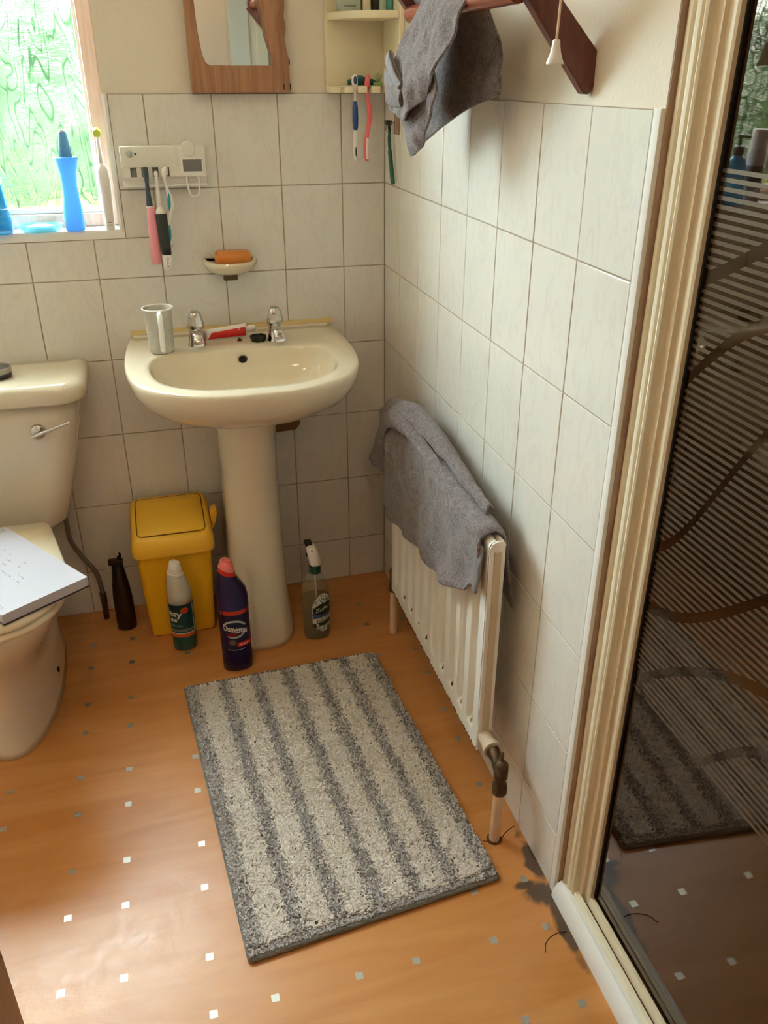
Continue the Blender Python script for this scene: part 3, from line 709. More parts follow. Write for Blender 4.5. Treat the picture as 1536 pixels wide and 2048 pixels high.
# rust round the weld at the foot of each flute
for k in range(NF):
    yk = RY0-0.015-(k+0.5)*pitch
    if k in (0, 5): continue
    hgt = (0.018, 0.016, 0.028, 0.038, 0.016, 0.032, 0.036, 0.028, 0.020, 0.024)[k]; m_r = M_rust if k < 8 else mat('pale_rust', (176, 150, 112), 0.8)
    b = BM(); z0 = RZ0+0.034
    out = [(0.0078*math.cos(a)*(1+0.3*nz(k, a)), hgt/2*(1+0.25*nz(k+9, a))*math.sin(a)) for a in np.linspace(0, 2*PI, 14, endpoint=False)]
    A = [b.verts.new((radx(yk, z0+hgt/2+q[1])-0.0006, yk+q[0], z0+hgt/2+q[1])) for q in out]; B_ = [b.verts.new((v.co.x+0.004, v.co.y, v.co.z)) for v in A]
    b.faces.new(A); b.faces.new(B_[::-1])
    for i in range(14): b.faces.new((A[i], A[(i+1) % 14], B_[(i+1) % 14], B_[i]))
    obj('rust_spot', b, m_r, panel)
bm = BM(); b = bm
for i in range(46):
    y = lerp(RY0-0.02, RY1+0.01, i/45)+random.uniform(-0.006, 0.006); w = random.uniform(0.003, 0.012); h = random.uniform(0.001, 0.0045)
    box(b, RX0-0.0004, RX0+0.003, y-w/2, y+w/2, RZ0-0.0004, RZ0+h)
obj('rust_edge', bm, M_rust, panel)
# brackets to the wall
for y in (-0.47, -0.83):
    bm = BM(); box(bm, RX1-0.001, -0.001, y-0.015, y+0.015, 0.25, 0.56, 0.002); obj('wall_bracket', bm, M_rad, rd)
# valves and pipes
def valve(y, y2):
    s = 1 if y2 > y else -1
    b = BM(); tube(b, [(-0.058, y2, 0.196), (-0.058, y2-s*0.03, 0.196)], 0.0155, 14); tube(b, [(-0.058, y2-s*0.03, 0.196), (-0.058, y2-s*0.042, 0.196)], 0.0185, 14)
    o = obj('valve_tail', b, mat('painted_union', (208, 186, 160), 0.5, var=0.1, vscale=60), rd, True)
    b = BM(); tube(b, [(-0.058, y2-s*0.042, 0.196), (-0.057, y2-s*0.060, 0.192), (-0.057, y, 0.180)], [0.013, 0.012, 0.014], 12)
    lathe(b, [(0.0145, 0.125), (0.0155, 0.130), (0.0155, 0.146), (0.012, 0.150), (0.012, 0.162), (0.0145, 0.166), (0.0145, 0.196), (0.008, 0.205), (0.0035, 0.207), (0.0035, 0.226), (0.002, 0.228)], -0.057, y, 0.0, 8)
    obj('valve_body', b, M_brass, rd, True)
    b = BM(); tube(b, [(-0.057, y, 0.128), (-0.058, y, 0.07), (-0.060, y-0.002, 0.0)], 0.0105, 14); obj('pipe', b, M_pipe, rd, True)
valve(-1.052, RY1-0.004)
b = BM(); tube(b, [(-0.060, -0.318, 0.15), (-0.061, -0.318, 0.0)], 0.0105, 14); obj('pipe', b, M_pipe, rd, True)
b = BM(); lathe(b, [(0.013, 0.135), (0.0145, 0.14), (0.0145, 0.155), (0.012, 0.16), (0.013, 0.20), (0.006, 0.21), (0.0035, 0.222)], -0.060, -0.318, 0.0, 8); tube(b, [(-0.060, -0.318, 0.19), (-0.058, -0.348, 0.19)], 0.011, 10); obj('valve_body', b, M_brass, rd, True)
bm = BM(); lathe(bm, [(0.016, 0.0), (0.014, 0.002), (0.010, 0.0022)], -0.060, -1.054, 0.0003, 14); obj('pipe_collar', bm, M_rust, rd)

# ------------------------------------------------------------------ striped rug
RA, RB, RC_, RD_ = Vector((-0.633, -0.417)), Vector((-0.138, -0.398)), Vector((-0.086, -1.148)), Vector((-0.570, -1.195))
def rugp(s, t):
    p = RA.lerp(RB, s).lerp(RD_.lerp(RC_, s), t)
    return p
rug = thing('bath_rug', 'shaggy bath rug with pale and grey stripes on the floor', 'rug', (-0.36, -0.79, 0.0))
def rug_out(n=10):
    r = 0.03; pts = []
    for cs, ct, a0 in ((1-r/0.49, r/0.77, -PI/2), (1-r/0.49, 1-r/0.77, 0), (r/0.49, 1-r/0.77, PI/2), (r/0.49, r/0.77, PI)):
        rr = r if (cs > 0.5 and ct < 0.5) else 0.010
        for k in range(n+1):
            a = a0+PI/2*k/n
            s = (1-rr/0.49 if cs > 0.5 else rr/0.49)+rr/0.49*math.cos(a); t = (1-rr/0.77 if ct > 0.5 else rr/0.77)+rr/0.77*math.sin(a)
            pts.append(rugp(s, t))
    return pts
ro = rug_out(); cen = rugp(0.5, 0.5)
M_rugedge = mat('rug_binding', (128, 126, 120), 0.95, bump=0.8, bscale=300, var=0.15, vscale=120)
bm = BM(); loft(bm, [[(cen.x+(p.x-cen.x)*k, cen.y+(p.y-cen.y)*k, z) for p in ro] for k, z in ((0.992, 0.0006), (1.0, 0.002), (1.003, 0.006), (0.996, 0.010), (0.975, 0.011), (0.5, 0.0095))]); obj('binding', bm, M_rugedge, rug, 'full')
def pile_material(name, c1, c2):
    m = bpy.data.materials.new(name); m.use_nodes = True; nt = m.node_tree; p = nt.nodes['Principled BSDF']
    a = N(nt, 'ShaderNodeAttribute', attribute_name='shade'); r = N(nt, 'ShaderNodeValToRGB')
    r.color_ramp.elements[0].color = lin(c1); r.color_ramp.elements[1].color = lin(c2)
    nt.links.new(a.outputs['Fac'], r.inputs['Fac']); nt.links.new(r.outputs['Color'], p.inputs['Base Color'])
    p.inputs['Roughness'].default_value = 0.95; p.inputs['Specular IOR Level'].default_value = 0.1; p.inputs['Sheen Weight'].default_value = 0.2
    tl2 = N(nt, 'ShaderNodeBsdfTranslucent'); nt.links.new(r.outputs['Color'], tl2.inputs[0]); mx = N(nt, 'ShaderNodeMixShader'); mx.inputs[0].default_value = 0.12   # thin fibres let light through
    nt.links.new(p.outputs[0], mx.inputs[1]); nt.links.new(tl2.outputs[0], mx.inputs[2]); nt.links.new(mx.outputs[0], nt.nodes['Material Output'].inputs[0])
    return m
DARK_C = [0.035, 0.195, 0.355, 0.515, 0.665, 0.815, 0.965]
def is_dark(s, t):
    w = 0.0285 + 0.005*nz(s*30, t*22)
    s2 = s + 0.006*nz(t*60, s*9)
    if s2 < 0.062 or s2 > 0.938: return True
    if t > 0.972: return True
    return any(abs(s2-c) < w for c in DARK_C)
def pile(name, dark, n, m):
    S, T = [], []
    while len(S) < n:
        s, t = random.random(), random.random()
        if t < 0.018 or (s > 0.945 and t < 0.035 and (s-0.945)/0.055 + (0.035-t)/0.035 > 1.1): continue
        s = min(max(s, 0.020), 0.980); t = min(t, 0.984)
        if is_dark(s, t) == dark: S.append(s); T.append(t)
    V, F, A = [], [], []
    for s, t in zip(S, T):
        p = rugp(s, t); lump = 0.5+0.5*nz(p.x*60, p.y*60)
        h = random.uniform(0.004, 0.007)+0.003*lump; w = random.uniform(0.0013, 0.0021)
        if t > 0.972: h *= 0.6
        a = random.uniform(0, 2*PI); c, sn = math.cos(a), math.sin(a)
        l = random.uniform(0.005, 0.009); lx, ly = -l*sn, l*c
        q = len(V); z0 = 0.0085
        if t > 0.985: ly = abs(ly)
        V += [(p.x-c*w, p.y-sn*w, z0), (p.x+c*w, p.y+sn*w, z0), (p.x+lx*0.5+c*w*1.1, p.y+ly*0.5+sn*w*1.1, z0+h*0.7), (p.x+lx*0.5-c*w*1.1, p.y+ly*0.5-sn*w*1.1, z0+h*0.7),
              (p.x+lx+c*w*0.6, p.y+ly+sn*w*0.6, z0+h), (p.x+lx-c*w*0.6, p.y+ly-sn*w*0.6, z0+h)]
        F += [(q, q+1, q+2, q+3), (q+3, q+2, q+4, q+5)]
        A += [random.random()]*6
    me = bpy.data.meshes.new(name); me.from_pydata(V, [], F); me.update()
    me.normals_split_custom_set_from_vertices([(0.35*random.uniform(-1, 1), 0.35*random.uniform(-1, 1), 1.0) for _ in V])
    at = me.attributes.new('shade', 'FLOAT', 'POINT'); at.data.foreach_set('value', A)
    return obj_me(name, me, m, rug, kind='stuff')
pile('pale_pile', False, 42000, pile_material('pale_pile', (228, 215, 200), (250, 240, 230)))
pile('grey_pile', True, 34000, pile_material('grey_pile', (112, 104, 102), (228, 218, 212)))

# ------------------------------------------------------------------ towels
def cloth(name, fn, nu, nv, m, parent, thick=0.005, sub=1):
    b = BM(); grid(b, fn, nu, nv); o = obj(name, b, m, parent, 'full')
    if thick:
        md = o.modifiers.new('thickness', 'SOLIDIFY'); md.thickness = thick; md.offset = 0
    if sub:
        md = o.modifiers.new('smooth', 'SUBSURF'); md.levels = sub; md.render_levels = sub
    return o
# on the radiator: slung over the top edge, bunched at the far end
tw = thing('radiator_towel', 'crumpled grey towel slung over the white radiator', 'towel', (-0.055, -0.65, 0.645))
def rad_towel(u, v):
    y = lerp(-0.318, -0.948, u)
    zf = interp(y, [-0.968, -0.93, -0.905, -0.80, -0.72, -0.58, -0.43, -0.36, -0.318], [0.548, 0.535, 0.505, 0.462, 0.447, 0.425, 0.40, 0.385, 0.39])   # front hem
    zb = interp(y, [-0.968, -0.90, -0.7, -0.318], [0.46, 0.50, 0.55, 0.55])                                             # back hem
    zt = 0.652 + 0.004*nz(y*14, 2) + interp(y, [-0.97, -0.8, -0.6, -0.45, -0.33], [0.0, 0.006, 0.018, 0.040, 0.028])
    zt -= 0.0 if y > -0.94 else 0.004
    xf, xb = -0.087, -0.036
    # arc length along the section: front hang, over the top, back hang
    if v < 0.62:
        f = v/0.62; z = lerp(zf, zt-0.022, f); x = xf
        hang = 1-f
        x -= 0.010*hang*(0.5+0.5*math.sin(y*44+f*2.0)) + 0.012*math.exp(-((f-(0.95-1.05*u))/0.14)**2) + 0.007*math.exp(-((f-(0.62-0.9*u))/0.12)**2)
        x -= 0.016*math.exp(-((y+0.42)/0.06)**2)*f
        x += 0.004*nz(y*22, z*22, 4)
        # folded-under corner at the near end
        if u > 0.86: x += 0.010*(u-0.86)/0.14*hang
    elif v < 0.80:
        a = (v-0.62)/0.18*PI; x = lerp(xf, xb, (1-math.cos(a))/2); z = zt-0.022+0.022*math.sin(a)
        z += 0.016*math.exp(-((y+0.47)/0.09)**2)*math.sin(a)**2*(1+0.6*math.sin(y*70+a*2))
        x += 0.004*nz(y*20, a*2)-0.006*math.exp(-((y+0.46)/0.08)**2)
    else:
        f = (v-0.80)/0.20; z = lerp(zt-0.022, zb, f); x = xb + 0.014*f + 0.006*math.sin(y*38)*f + interp(u, [0.8, 1], [0, 0.006])*f
    x = min(x, -0.007)
    return (x, y, z)
cloth('draped_cloth', rad_towel, 130, 60, M_towel, tw, 0.006)
# extra folds of the bunched end
def fold_strip(pts_a, pts_b, bulge, seed, thick=0.006, nu=40, nv=14, parent=tw, name='fold'):
    A = catmull(pts_a, 12); B2 = catmull(pts_b, 12)
    def fn(u, v):
        i = u*(len(A)-1); k = int(min(i, len(A)-2)); f = i-k
        a = A[k].lerp(A[k+1], f); j = u*(len(B2)-1); k2 = int(min(j, len(B2)-2)); c = B2[k2].lerp(B2[k2+1], j-k2)
        p = a.lerp(c, v); d = (c-a); nrm = Vector(bulge)
        p = p + nrm*math.sin(v*PI) + Vector((1, 0.4, 0.7))*0.004*nz(p.x*40, p.y*40, p.z*40+seed)
        return p
    return cloth(name, fn, nu, nv, M_towel, parent, thick)
fold_strip([(-0.098, -0.380, 0.655), (-0.094, -0.46, 0.700), (-0.080, -0.56, 0.690), (-0.066, -0.68, 0.676), (-0.060, -0.80, 0.664), (-0.056, -0.90, 0.656)],
           [(-0.062, -0.372, 0.668), (-0.046, -0.46, 0.708), (-0.036, -0.56, 0.698), (-0.034, -0.68, 0.680), (-0.036, -0.80, 0.666), (-0.040, -0.90, 0.656)], (-0.004, 0, 0.016), 1)
fold_strip([(-0.112, -0.405, 0.60), (-0.112, -0.44, 0.655), (-0.100, -0.52, 0.672), (-0.082, -0.64, 0.650), (-0.068, -0.78, 0.625)],
           [(-0.100, -0.385, 0.66), (-0.096, -0.44, 0.702), (-0.080, -0.53, 0.692), (-0.070, -0.65, 0.672), (-0.074, -0.79, 0.648)], (-0.012, 0, 0.004), 5)
# corner poking out past the far end of the radiator
fold_strip([(-0.096, -0.205, 0.488), (-0.098, -0.25, 0.522), (-0.100, -0.31, 0.60), (-0.094, -0.36, 0.655)],
           [(-0.092, -0.33, 0.492), (-0.094, -0.345, 0.52), (-0.098, -0.375, 0.58), (-0.098, -0.40, 0.63)], (-0.010, 0, 0.0), 9, nu=24)
fold_strip([(-0.050, -0.30, 0.60), (-0.046, -0.40, 0.655), (-0.040, -0.50, 0.69), (-0.030, -0.60, 0.682)],
           [(-0.020, -0.33, 0.56), (-0.018, -0.42, 0.60), (-0.016, -0.52, 0.64), (-0.014, -0.62, 0.63)], (0.0, 0, 0.010), 12, nu=24)
# stitched hem along the near edge
fold_strip([(-0.0885, -0.958, 0.530), (-0.084, -0.957, 0.58), (-0.080, -0.955, 0.622)], [(-0.092, -0.940, 0.532), (-0.0885, -0.940, 0.58), (-0.085, -0.940, 0.626)], (-0.002, 0, 0), 3, 0.004, 14, 5, name='hem').data.materials[0] = M_hem

# ------------------------------------------------------------------ wooden towel rack high on the side wall
rk = thing('towel_rack', 'dark mahogany towel rack with sloping brackets on the side wall', 'towel rack', (0.0055, -0.73, 1.34))
def bracket(y):
    b = BM(); W0 = 0.0055
    prism(b, [(W0, 1.392), (W0, 1.350), (-0.001, 1.340), (-0.008, 1.341), (-0.108, 1.459), (-0.190, 1.556), (-0.186, 1.580), (-0.160, 1.590), (-0.138, 1.562), (-0.052, 1.450)], 1, y-0.009, y+0.009, 0.0015)
    return obj('bracket', b, M_mahogany, rk)
br = bracket(-1.012); bracket(-0.540)
bm = BM(); tube(bm, [(-0.103, -1.004, 1.456), (-0.103, -0.545, 1.456)], 0.0135, 20); obj('rail', bm, M_rail, rk, True)
bm = BM(); tube(bm, [(-0.168, -1.004, 1.565), (-0.168, -0.545, 1.565)], 0.0135, 20); obj('rail', bm, M_rail, rk, True)
bm = BM(); t = BM(); lathe(t, [(0.0, 0.0), (0.0135, 0.0), (0.0135, 0.0006), (0.0, 0.0006)], n=28); join(bm, t, Matrix.Translation((-0.083, -1.0210, 1.461)) @ Matrix.Rotation(PI/2, 4, 'X')); obj('dowel_end_highlight', bm, mat('pale_highlight', (214, 178, 150), 0.6), br)  # pale disc, mostly covered; its bare rim paints a bright crescent highlight
bm = BM(); t = BM(); lathe(t, [(0.0, 0.0), (0.0135, 0.0), (0.0135, 0.0005), (0.0, 0.0005)], n=28); join(bm, t, Matrix.Translation((-0.0812, -1.0217, 1.4622)) @ Matrix.Rotation(PI/2, 4, 'X')); obj('dowel_plug', bm, M_mahogany, br)

# towel over the rack rail
rt = thing('rack_towel', 'dark grey towel hanging in folds over the wooden rack rail', 'towel', (-0.10, -0.66, 1.44))
def coons(rows, nu, nv, amp, seed):
    R = [catmull(r, 10) for r in rows]
    def ev(path, u):
        i = u*(len(path)-1); k = int(min(i, len(path)-2)); return path[k].lerp(path[k+1], i-k)
    def fn(u, v):
        col = [ev(p, u) for p in R]; q = catmull(col, 8); p = ev(q, v)
        return p + Vector((1.0, 0.35, 0.3))*(amp*nz(p.y*16, p.z*16, seed)+amp*0.5*nz(p.y*45, p.z*45, seed+4))
    return fn
# rows run along the rail (far to near); from the front hem up, over and down behind
front = [[(-0.144, -0.560, 1.325), (-0.152, -0.60, 1.312), (-0.147, -0.66, 1.296), (-0.150, -0.70, 1.312), (-0.140, -0.745, 1.330)],
         [(-0.136, -0.560, 1.372), (-0.152, -0.60, 1.366), (-0.150, -0.66, 1.350), (-0.152, -0.71, 1.355), (-0.140, -0.785, 1.368)],
         [(-0.128, -0.590, 1.412), (-0.140, -0.62, 1.412), (-0.138, -0.68, 1.405), (-0.136, -0.74, 1.405), (-0.128, -0.825, 1.405)],
         [(-0.120, -0.625, 1.450), (-0.125, -0.66, 1.452), (-0.125, -0.71, 1.450), (-0.124, -0.77, 1.448), (-0.122, -0.850, 1.446)],
         [(-0.104, -0.625, 1.478), (-0.104, -0.66, 1.480), (-0.104, -0.72, 1.479), (-0.104, -0.78, 1.477), (-0.104, -0.855, 1.474)]]
cloth('front_fall', coons(front, 0, 0, 0.010, 3.3), 60, 60, M_towel, rt, 0.005)
back = [[(-0.104, -0.560, 1.478), (-0.104, -0.64, 1.480), (-0.104, -0.72, 1.479), (-0.104, -0.79, 1.477), (-0.104, -0.853, 1.474)],
        [(-0.082, -0.540, 1.450), (-0.082, -0.62, 1.450), (-0.082, -0.70, 1.448), (-0.080, -0.77, 1.446), (-0.078, -0.842, 1.446)],
        [(-0.072, -0.525, 1.385), (-0.070, -0.60, 1.385), (-0.064, -0.68, 1.390), (-0.056, -0.76, 1.395), (-0.046, -0.822, 1.400)],
        [(-0.076, -0.520, 1.30), (-0.072, -0.57, 1.315), (-0.066, -0.65, 1.325), (-0.056, -0.73, 1.345), (-0.044, -0.812, 1.365)],
        [(-0.080, -0.505, 1.240), (-0.076, -0.55, 1.255), (-0.068, -0.63, 1.285), (-0.056, -0.72, 1.315), (-0.040, -0.805, 1.335)]]
cloth('back_fall', coons(back, 0, 0, 0.004, 8.1), 60, 60, M_towel, rt, 0.006)
# the turned-back front corner with its pale hem, and the tail that hangs lowest
tail = [[(-0.136, -0.590, 1.395), (-0.138, -0.64, 1.395), (-0.136, -0.72, 1.395)],
        [(-0.138, -0.595, 1.345), (-0.140, -0.66, 1.345), (-0.132, -0.775, 1.350)],
        [(-0.140, -0.610, 1.300), (-0.144, -0.660, 1.300), (-0.128, -0.745, 1.312)],
        [(-0.132, -0.625, 1.268), (-0.138, -0.655, 1.266), (-0.126, -0.715, 1.284)],
        [(-0.128, -0.642, 1.242), (-0.130, -0.655, 1.240), (-0.122, -0.690, 1.258)]]
cloth('tail', coons(tail, 0, 0, 0.009, 6.5), 40, 40, M_towel, rt, 0.005)
turn = [[(-0.150, -0.588, 1.398), (-0.156, -0.615, 1.388), (-0.158, -0.66, 1.366), (-0.158, -0.690, 1.350)],
        [(-0.156, -0.572, 1.368), (-0.164, -0.610, 1.352), (-0.166, -0.655, 1.338), (-0.164, -0.685, 1.330)],
        [(-0.152, -0.566, 1.342), (-0.158, -0.590, 1.322), (-0.158, -0.63, 1.318), (-0.156, -0.665, 1.316)]]
cloth('turned_corner', coons(turn, 0, 0, 0.003, 2.2), 36, 24, M_towel, rt, 0.005)
hem = [[(-0.153, -0.588, 1.401), (-0.161, -0.615, 1.391), (-0.165, -0.66, 1.369), (-0.163, -0.692, 1.352)],
       [(-0.158, -0.583, 1.391), (-0.166, -0.613, 1.380), (-0.170, -0.658, 1.358), (-0.167, -0.690, 1.343)]]
cloth('hem', coons(hem, 0, 0, 0.001, 2.2), 30, 5, M_hem, rt, 0.004, 0)

# ------------------------------------------------------------------ light pull
lp = thing('light_pull', 'white cone light pull on its cord in front of the rack bracket', 'pull cord', (-0.10, -1.118, 1.374))
bm = BM(); lathe(bm, [(0.0, 0.0), (0.0100, 0.0), (0.0104, 0.0015), (0.0085, 0.006), (0.0064, 0.012), (0.0050, 0.019), (0.0044, 0.0245), (0.0030, 0.026), (0.0, 0.026)], -0.10, -1.118, 1.374, 24); obj('cone', bm, M_white, lp, True)
bm = BM(); tube(bm, [(-0.10, -1.118, 1.399), (-0.0985, -1.118, 1.45), (-0.099, -1.118, 1.7), (-0.10, -1.118, 2.355)], 0.0016, 8); obj('cord', bm, mat('cord', (224, 200, 170), 0.7), lp, True)

# ------------------------------------------------------------------ pine framed mirror
mr = thing('wall_mirror', 'pine framed mirror with a curved opening above the basin', 'mirror', (-0.34, -0.002, 1.3285))
MX0, MX1, MZ0, MZ1 = -0.452, -0.247, 1.3290, 1.86
open_r = [(-0.286, 1.3835), (-0.268, 1.3840), (-0.2640, 1.3860), (-0.2700, 1.402), (-0.2790, 1.428), (-0.2840, 1.455), (-0.2880, 1.485), (-0.2960, 1.505), (-0.302, 1.54), (-0.300, 1.62), (-0.292, 1.70), (-0.300, 1.77), (-0.345, 1.80)]
open_l = [(-0.400, 1.77), (-0.425, 1.70), (-0.432, 1.60), (-0.4315, 1.52), (-0.4285, 1.45), (-0.4235, 1.41), (-0.4190, 1.392), (-0.4150, 1.386), (-0.408, 1.3835)]
opening = open_r + open_l
cen_m = Vector((-0.35, 1.56))
angs = sorted(set([i*2*PI/120 for i in range(120)] + [math.atan2(z-cen_m.y, x-cen_m.x) % (2*PI) for x in (MX0, MX1) for z in (MZ0, MZ1)]))
def ray_poly(contour, c, a):
    d = Vector((math.cos(a), math.sin(a))); best = None; P = [Vector(p) for p in contour]
    for k in range(len(P)):
        p, q = P[k]-c, P[(k+1) % len(P)]-c; e = q-p; den = d.x*e.y-d.y*e.x
        if abs(den) < 1e-12: continue
        t = (p.x*e.y-p.y*e.x)/den; s = (p.x*d.y-p.y*d.x)/den
        if t > 0 and -1e-6 <= s <= 1+1e-6 and (best is None or t > best): best = t
    return c + d*best
rect = [(MX0, MZ0), (MX1, MZ0), (MX1, MZ1), (MX0, MZ1)]
Rr = [ray_poly(rect, cen_m, a) for a in angs]; Ro = [ray_poly(opening, cen_m, a) for a in angs]
Rb = [cen_m+(p-cen_m)*1.0 + (p-cen_m).normalized()*0.005 for p in Ro]
bm = BM()
loft(bm, [[(p.x, -0.002, p.y) for p in Rr], [(p.x, -0.030, p.y) for p in Rr], [(q.x, -0.030, q.y) for q in Rb], [(p.x, -0.026, p.y) for p in Ro], [(p.x, -0.010, p.y) for p in Ro], [(p.x, -0.002, p.y) for p in Ro]], False, False)
obj('frame', bm, M_pine, mr)
bm = BM(); bm.faces.new([bm.verts.new((p.x, -0.0105, p.y)) for p in Rb]); obj('mirror_glass', bm, mat('mirror_silver', (232, 234, 228), 0.02, metal=1.0), mr)
# thinner weathered strip down one side of the frame, its edge chipped
bm = BM(); pts = [(-0.2465, MZ0+0.001)]
for i in range(26):
    z = MZ0+0.001+i*0.0213; w = 0.0165 if z < 1.395 else 0.0095 + 0.0022*nz(z*60, 3)+(0.0015 if int(i*7.3) % 3 else -0.001)
    pts.append((-0.2465+w, z))
pts.append((-0.2465, MZ0+25*0.0213)); prism(bm, pts, 1, -0.022, -0.002); obj('side_strip', bm, M_pine, mr)
bm = BM()
for x, z, w, h in ((-0.2460, 1.335, 0.002, 0.012), (-0.2306, 1.334, 0.0016, 0.014), (-0.2306, 1.386, 0.0016, 0.010)): box(bm, x-w/2, x+w, -0.0225, -0.012, z, z+h)
obj('split', bm, M_dark, mr, kind='stuff')
for x in (-0.325, -0.3235): pass
bm = BM(); box(bm, -0.3250, -0.3244, -0.0303, -0.028, MZ0, 1.3825); obj('board_joint', bm, mat('joint_line', (120, 76, 44), 0.6), mr)

# ------------------------------------------------------------------ corner shelf unit and what stands on it
cs = thing('corner_shelf', 'cream corner shelf unit with a slotted lower shelf above the tiles', 'shelf', (-0.06, -0.06, 1.3285))
R_S = 0.138
bm = BM(); box(bm, -R_S-0.004, -0.001, -0.006, 0.0045, 1.3285, 1.80, 0.002); obj('back_board', bm, M_cream, cs)
bm = BM(); box(bm, -0.006, 0.0045, -R_S-0.004, -0.007, 1.3285, 1.80, 0.002); obj('side_board', bm, M_cream, cs)
def quarter(r, z0, z1, bev=0.002):
    b = BM(); pts = [(-0.0065, -0.0065)] + [(-max(0.0065, r*math.cos(a)), -max(0.0065, r*math.sin(a))) for a in np.linspace(0.045, PI/2-0.045, 25)]
    prism(b, pts, 2, z0, z1, bev); return b
obj('upper_shelf', quarter(R_S, 1.474, 1.489), M_cream, cs, True)
obj('top_shelf', quarter(R_S, 1.66, 1.675), M_cream, cs, True)
b = BM(); prism(b, [(-0.0065, -0.0065), (-0.1405, -0.0065), (-0.150, -0.0615), (-0.0065, -0.0615)], 2, 1.3287, 1.3425, 0.001); obj('lower_shelf', b, M_cream, cs)
for k in range(5):      # teeth with slots for brushes between them
    x0 = -0.1525+0.0315*k; x1 = min(x0+0.0245, -0.0068); b = BM()
    prism(b, [(x0, -0.0610), (x1, -0.0610), (x1-0.0015, -0.0900), (x0+0.0015, -0.0900)], 2, 1.3287, 1.3425, 0.0015); obj('brush_tooth', b, M_cream, cs)

def carton(name, label, cat, x0, x1, y0, y1, h, m, capm=None, z=1.4893):
    t = thing(name, label, cat, ((x0+x1)/2, (y0+y1)/2, z))
    b = BM(); box(b, x0, x1, y0, y1, z, z+h, 0.003); o = obj('body', b, m, t, True)
    b = BM(); lathe(b, [(0.0, h), (min(x1-x0, y1-y0)*0.36, h), (min(x1-x0, y1-y0)*0.33, h+0.02), (0.0, h+0.021)], (x0+x1)/2, (y0+y1)/2, z, 20); obj('cap', b, capm or M_white, t, True)
    return t, o
t, o = carton('toiletry_carton', 'pale grey green carton at the wall end of the upper corner shelf', 'box', -0.121, -0.072, -0.062, -0.030, 0.10, mat('pale_green_card', (170, 178, 160), 0.5))
b = BM(); box(b, -0.110, -0.084, -0.0626, -0.0615, 1.4975, 1.5010); obj('print', b, mat('grey_print', (112, 122, 108), 0.6), o)
carton('cream_tub', 'narrow cream coloured tube second along the upper corner shelf', 'bottle', -0.068, -0.050, -0.066, -0.048, 0.11, mat('cream_card', (222, 206, 178), 0.5))
carton('dark_bottle', 'small black bottle in the middle of the upper corner shelf', 'bottle', -0.048, -0.035, -0.074, -0.058, 0.08, mat('black_bottle', (34, 32, 26), 0.3), M_black)
carton('pale_bottle', 'pale sage bottle beside the teal one on the upper corner shelf', 'bottle', -0.034, -0.019, -0.082, -0.064, 0.09, mat('sage_plastic', (176, 186, 168), 0.4))
carton('teal_bottle', 'teal bottle nearest the side wall on the upper corner shelf', 'bottle', -0.0185, -0.0075, -0.092, -0.072, 0.09, mat('teal_plastic', (74, 150, 148), 0.35))

def manual_brush(name, label, p, zt, zb, cb, ch, lean, group=None, face=-1):
    """hanging hand toothbrush: head above, handle below. p = (x, y) at the slot"""
    t = thing(name, label, 'toothbrush', (p[0], p[1], zb), group=group)
    L = zt-zb; b = BM(); prof = [(0.0, 0.0040), (0.06, 0.0058), (0.22, 0.0055), (0.36, 0.0042), (0.50, 0.0060), (0.62, 0.0058), (0.74, 0.0032), (0.84, 0.0028), (0.875, 0.0052), (0.90, 0.0064), (0.97, 0.0062), (1.0, 0.0030)]
    R_ = []
    for f, r in prof:
        wob = lean*(math.sin(f*9)*0.004 if abs(lean) > 0.5 else 0) + lean*0.006*(0.8-f)
        R_.append([(p[0]+wob+r*math.cos(a), p[1]+0.55*r*math.sin(a), zb+f*L) for a in np.linspace(0, 2*PI, 14, endpoint=False)])
    loft(b, R_); h = obj('handle', b, ch, t, 'full')
    b = BM(); box(b, p[0]-0.0045, p[0]+0.0045, p[1]+0.003, p[1]+0.013, zb+0.885*L, zb+0.985*L, 0.001); obj('bristles', b, cb, t)
    return t, h
bw = mat('brush_white', (236, 228, 220), 0.35); bb = mat('brush_blue', (36, 74, 140), 0.4); bp_ = mat('brush_pink', (238, 106, 112), 0.35)
s1 = (-0.120*math.cos(0.75), -0.120*math.sin(0.75)); s1 = (-0.0925, -0.0790)
t, h = manual_brush('toothbrush', 'blue and white toothbrush hanging from the corner shelf slots', s1, 1.3655, 1.185, bw, bw, 0.0, 'toothbrushes on the corner shelf')
b = BM(); loft(b, [[(s1[0]+r*math.cos(a), s1[1]-0.0012+0.58*r*math.sin(a), z) for a in np.linspace(0, 2*PI, 14, endpoint=False)] for z, r in ((1.252, 0.0042), (1.258, 0.0062), (1.275, 0.0070), (1.298, 0.0064), (1.312, 0.0038))]); obj('grip', b, bb, t, 'full')
b = BM(); loft(b, [[(s1[0]+0.0042*k*math.cos(a), s1[1]-0.0052, 1.3545+0.0085*k*math.sin(a)) for a in np.linspace(0, 2*PI, 16, endpoint=False)] for k in (1, 0.01)], False); obj('tongue_pad', b, bb, h)
b = BM(); loft(b, [[(s1[0]+0.0018*k*math.cos(a), s1[1]-0.0042, 1.206+0.011*k*math.sin(a)) for a in np.linspace(0, 2*PI, 16, endpoint=False)] for k in (1, 0.01)], False); obj('logo_strip', b, mat('navy_print', (40, 50, 84), 0.5), h)
s2 = (-0.0605, -0.0790)
t, h = manual_brush('toothbrush', 'coral pink toothbrush hanging from the corner shelf slots', s2, 1.3655, 1.185, bw, bp_, -1.0, 'toothbrushes on the corner shelf')
b = BM(); tube(b, [(s2[0]-0.0046, s2[1]-0.003, 1.19), (s2[0]-0.0052, s2[1]-0.0038, 1.21), (s2[0]-0.0040, s2[1]-0.0038, 1.235)], 0.0026, 8); obj('end_grip', b, bw, t, True)
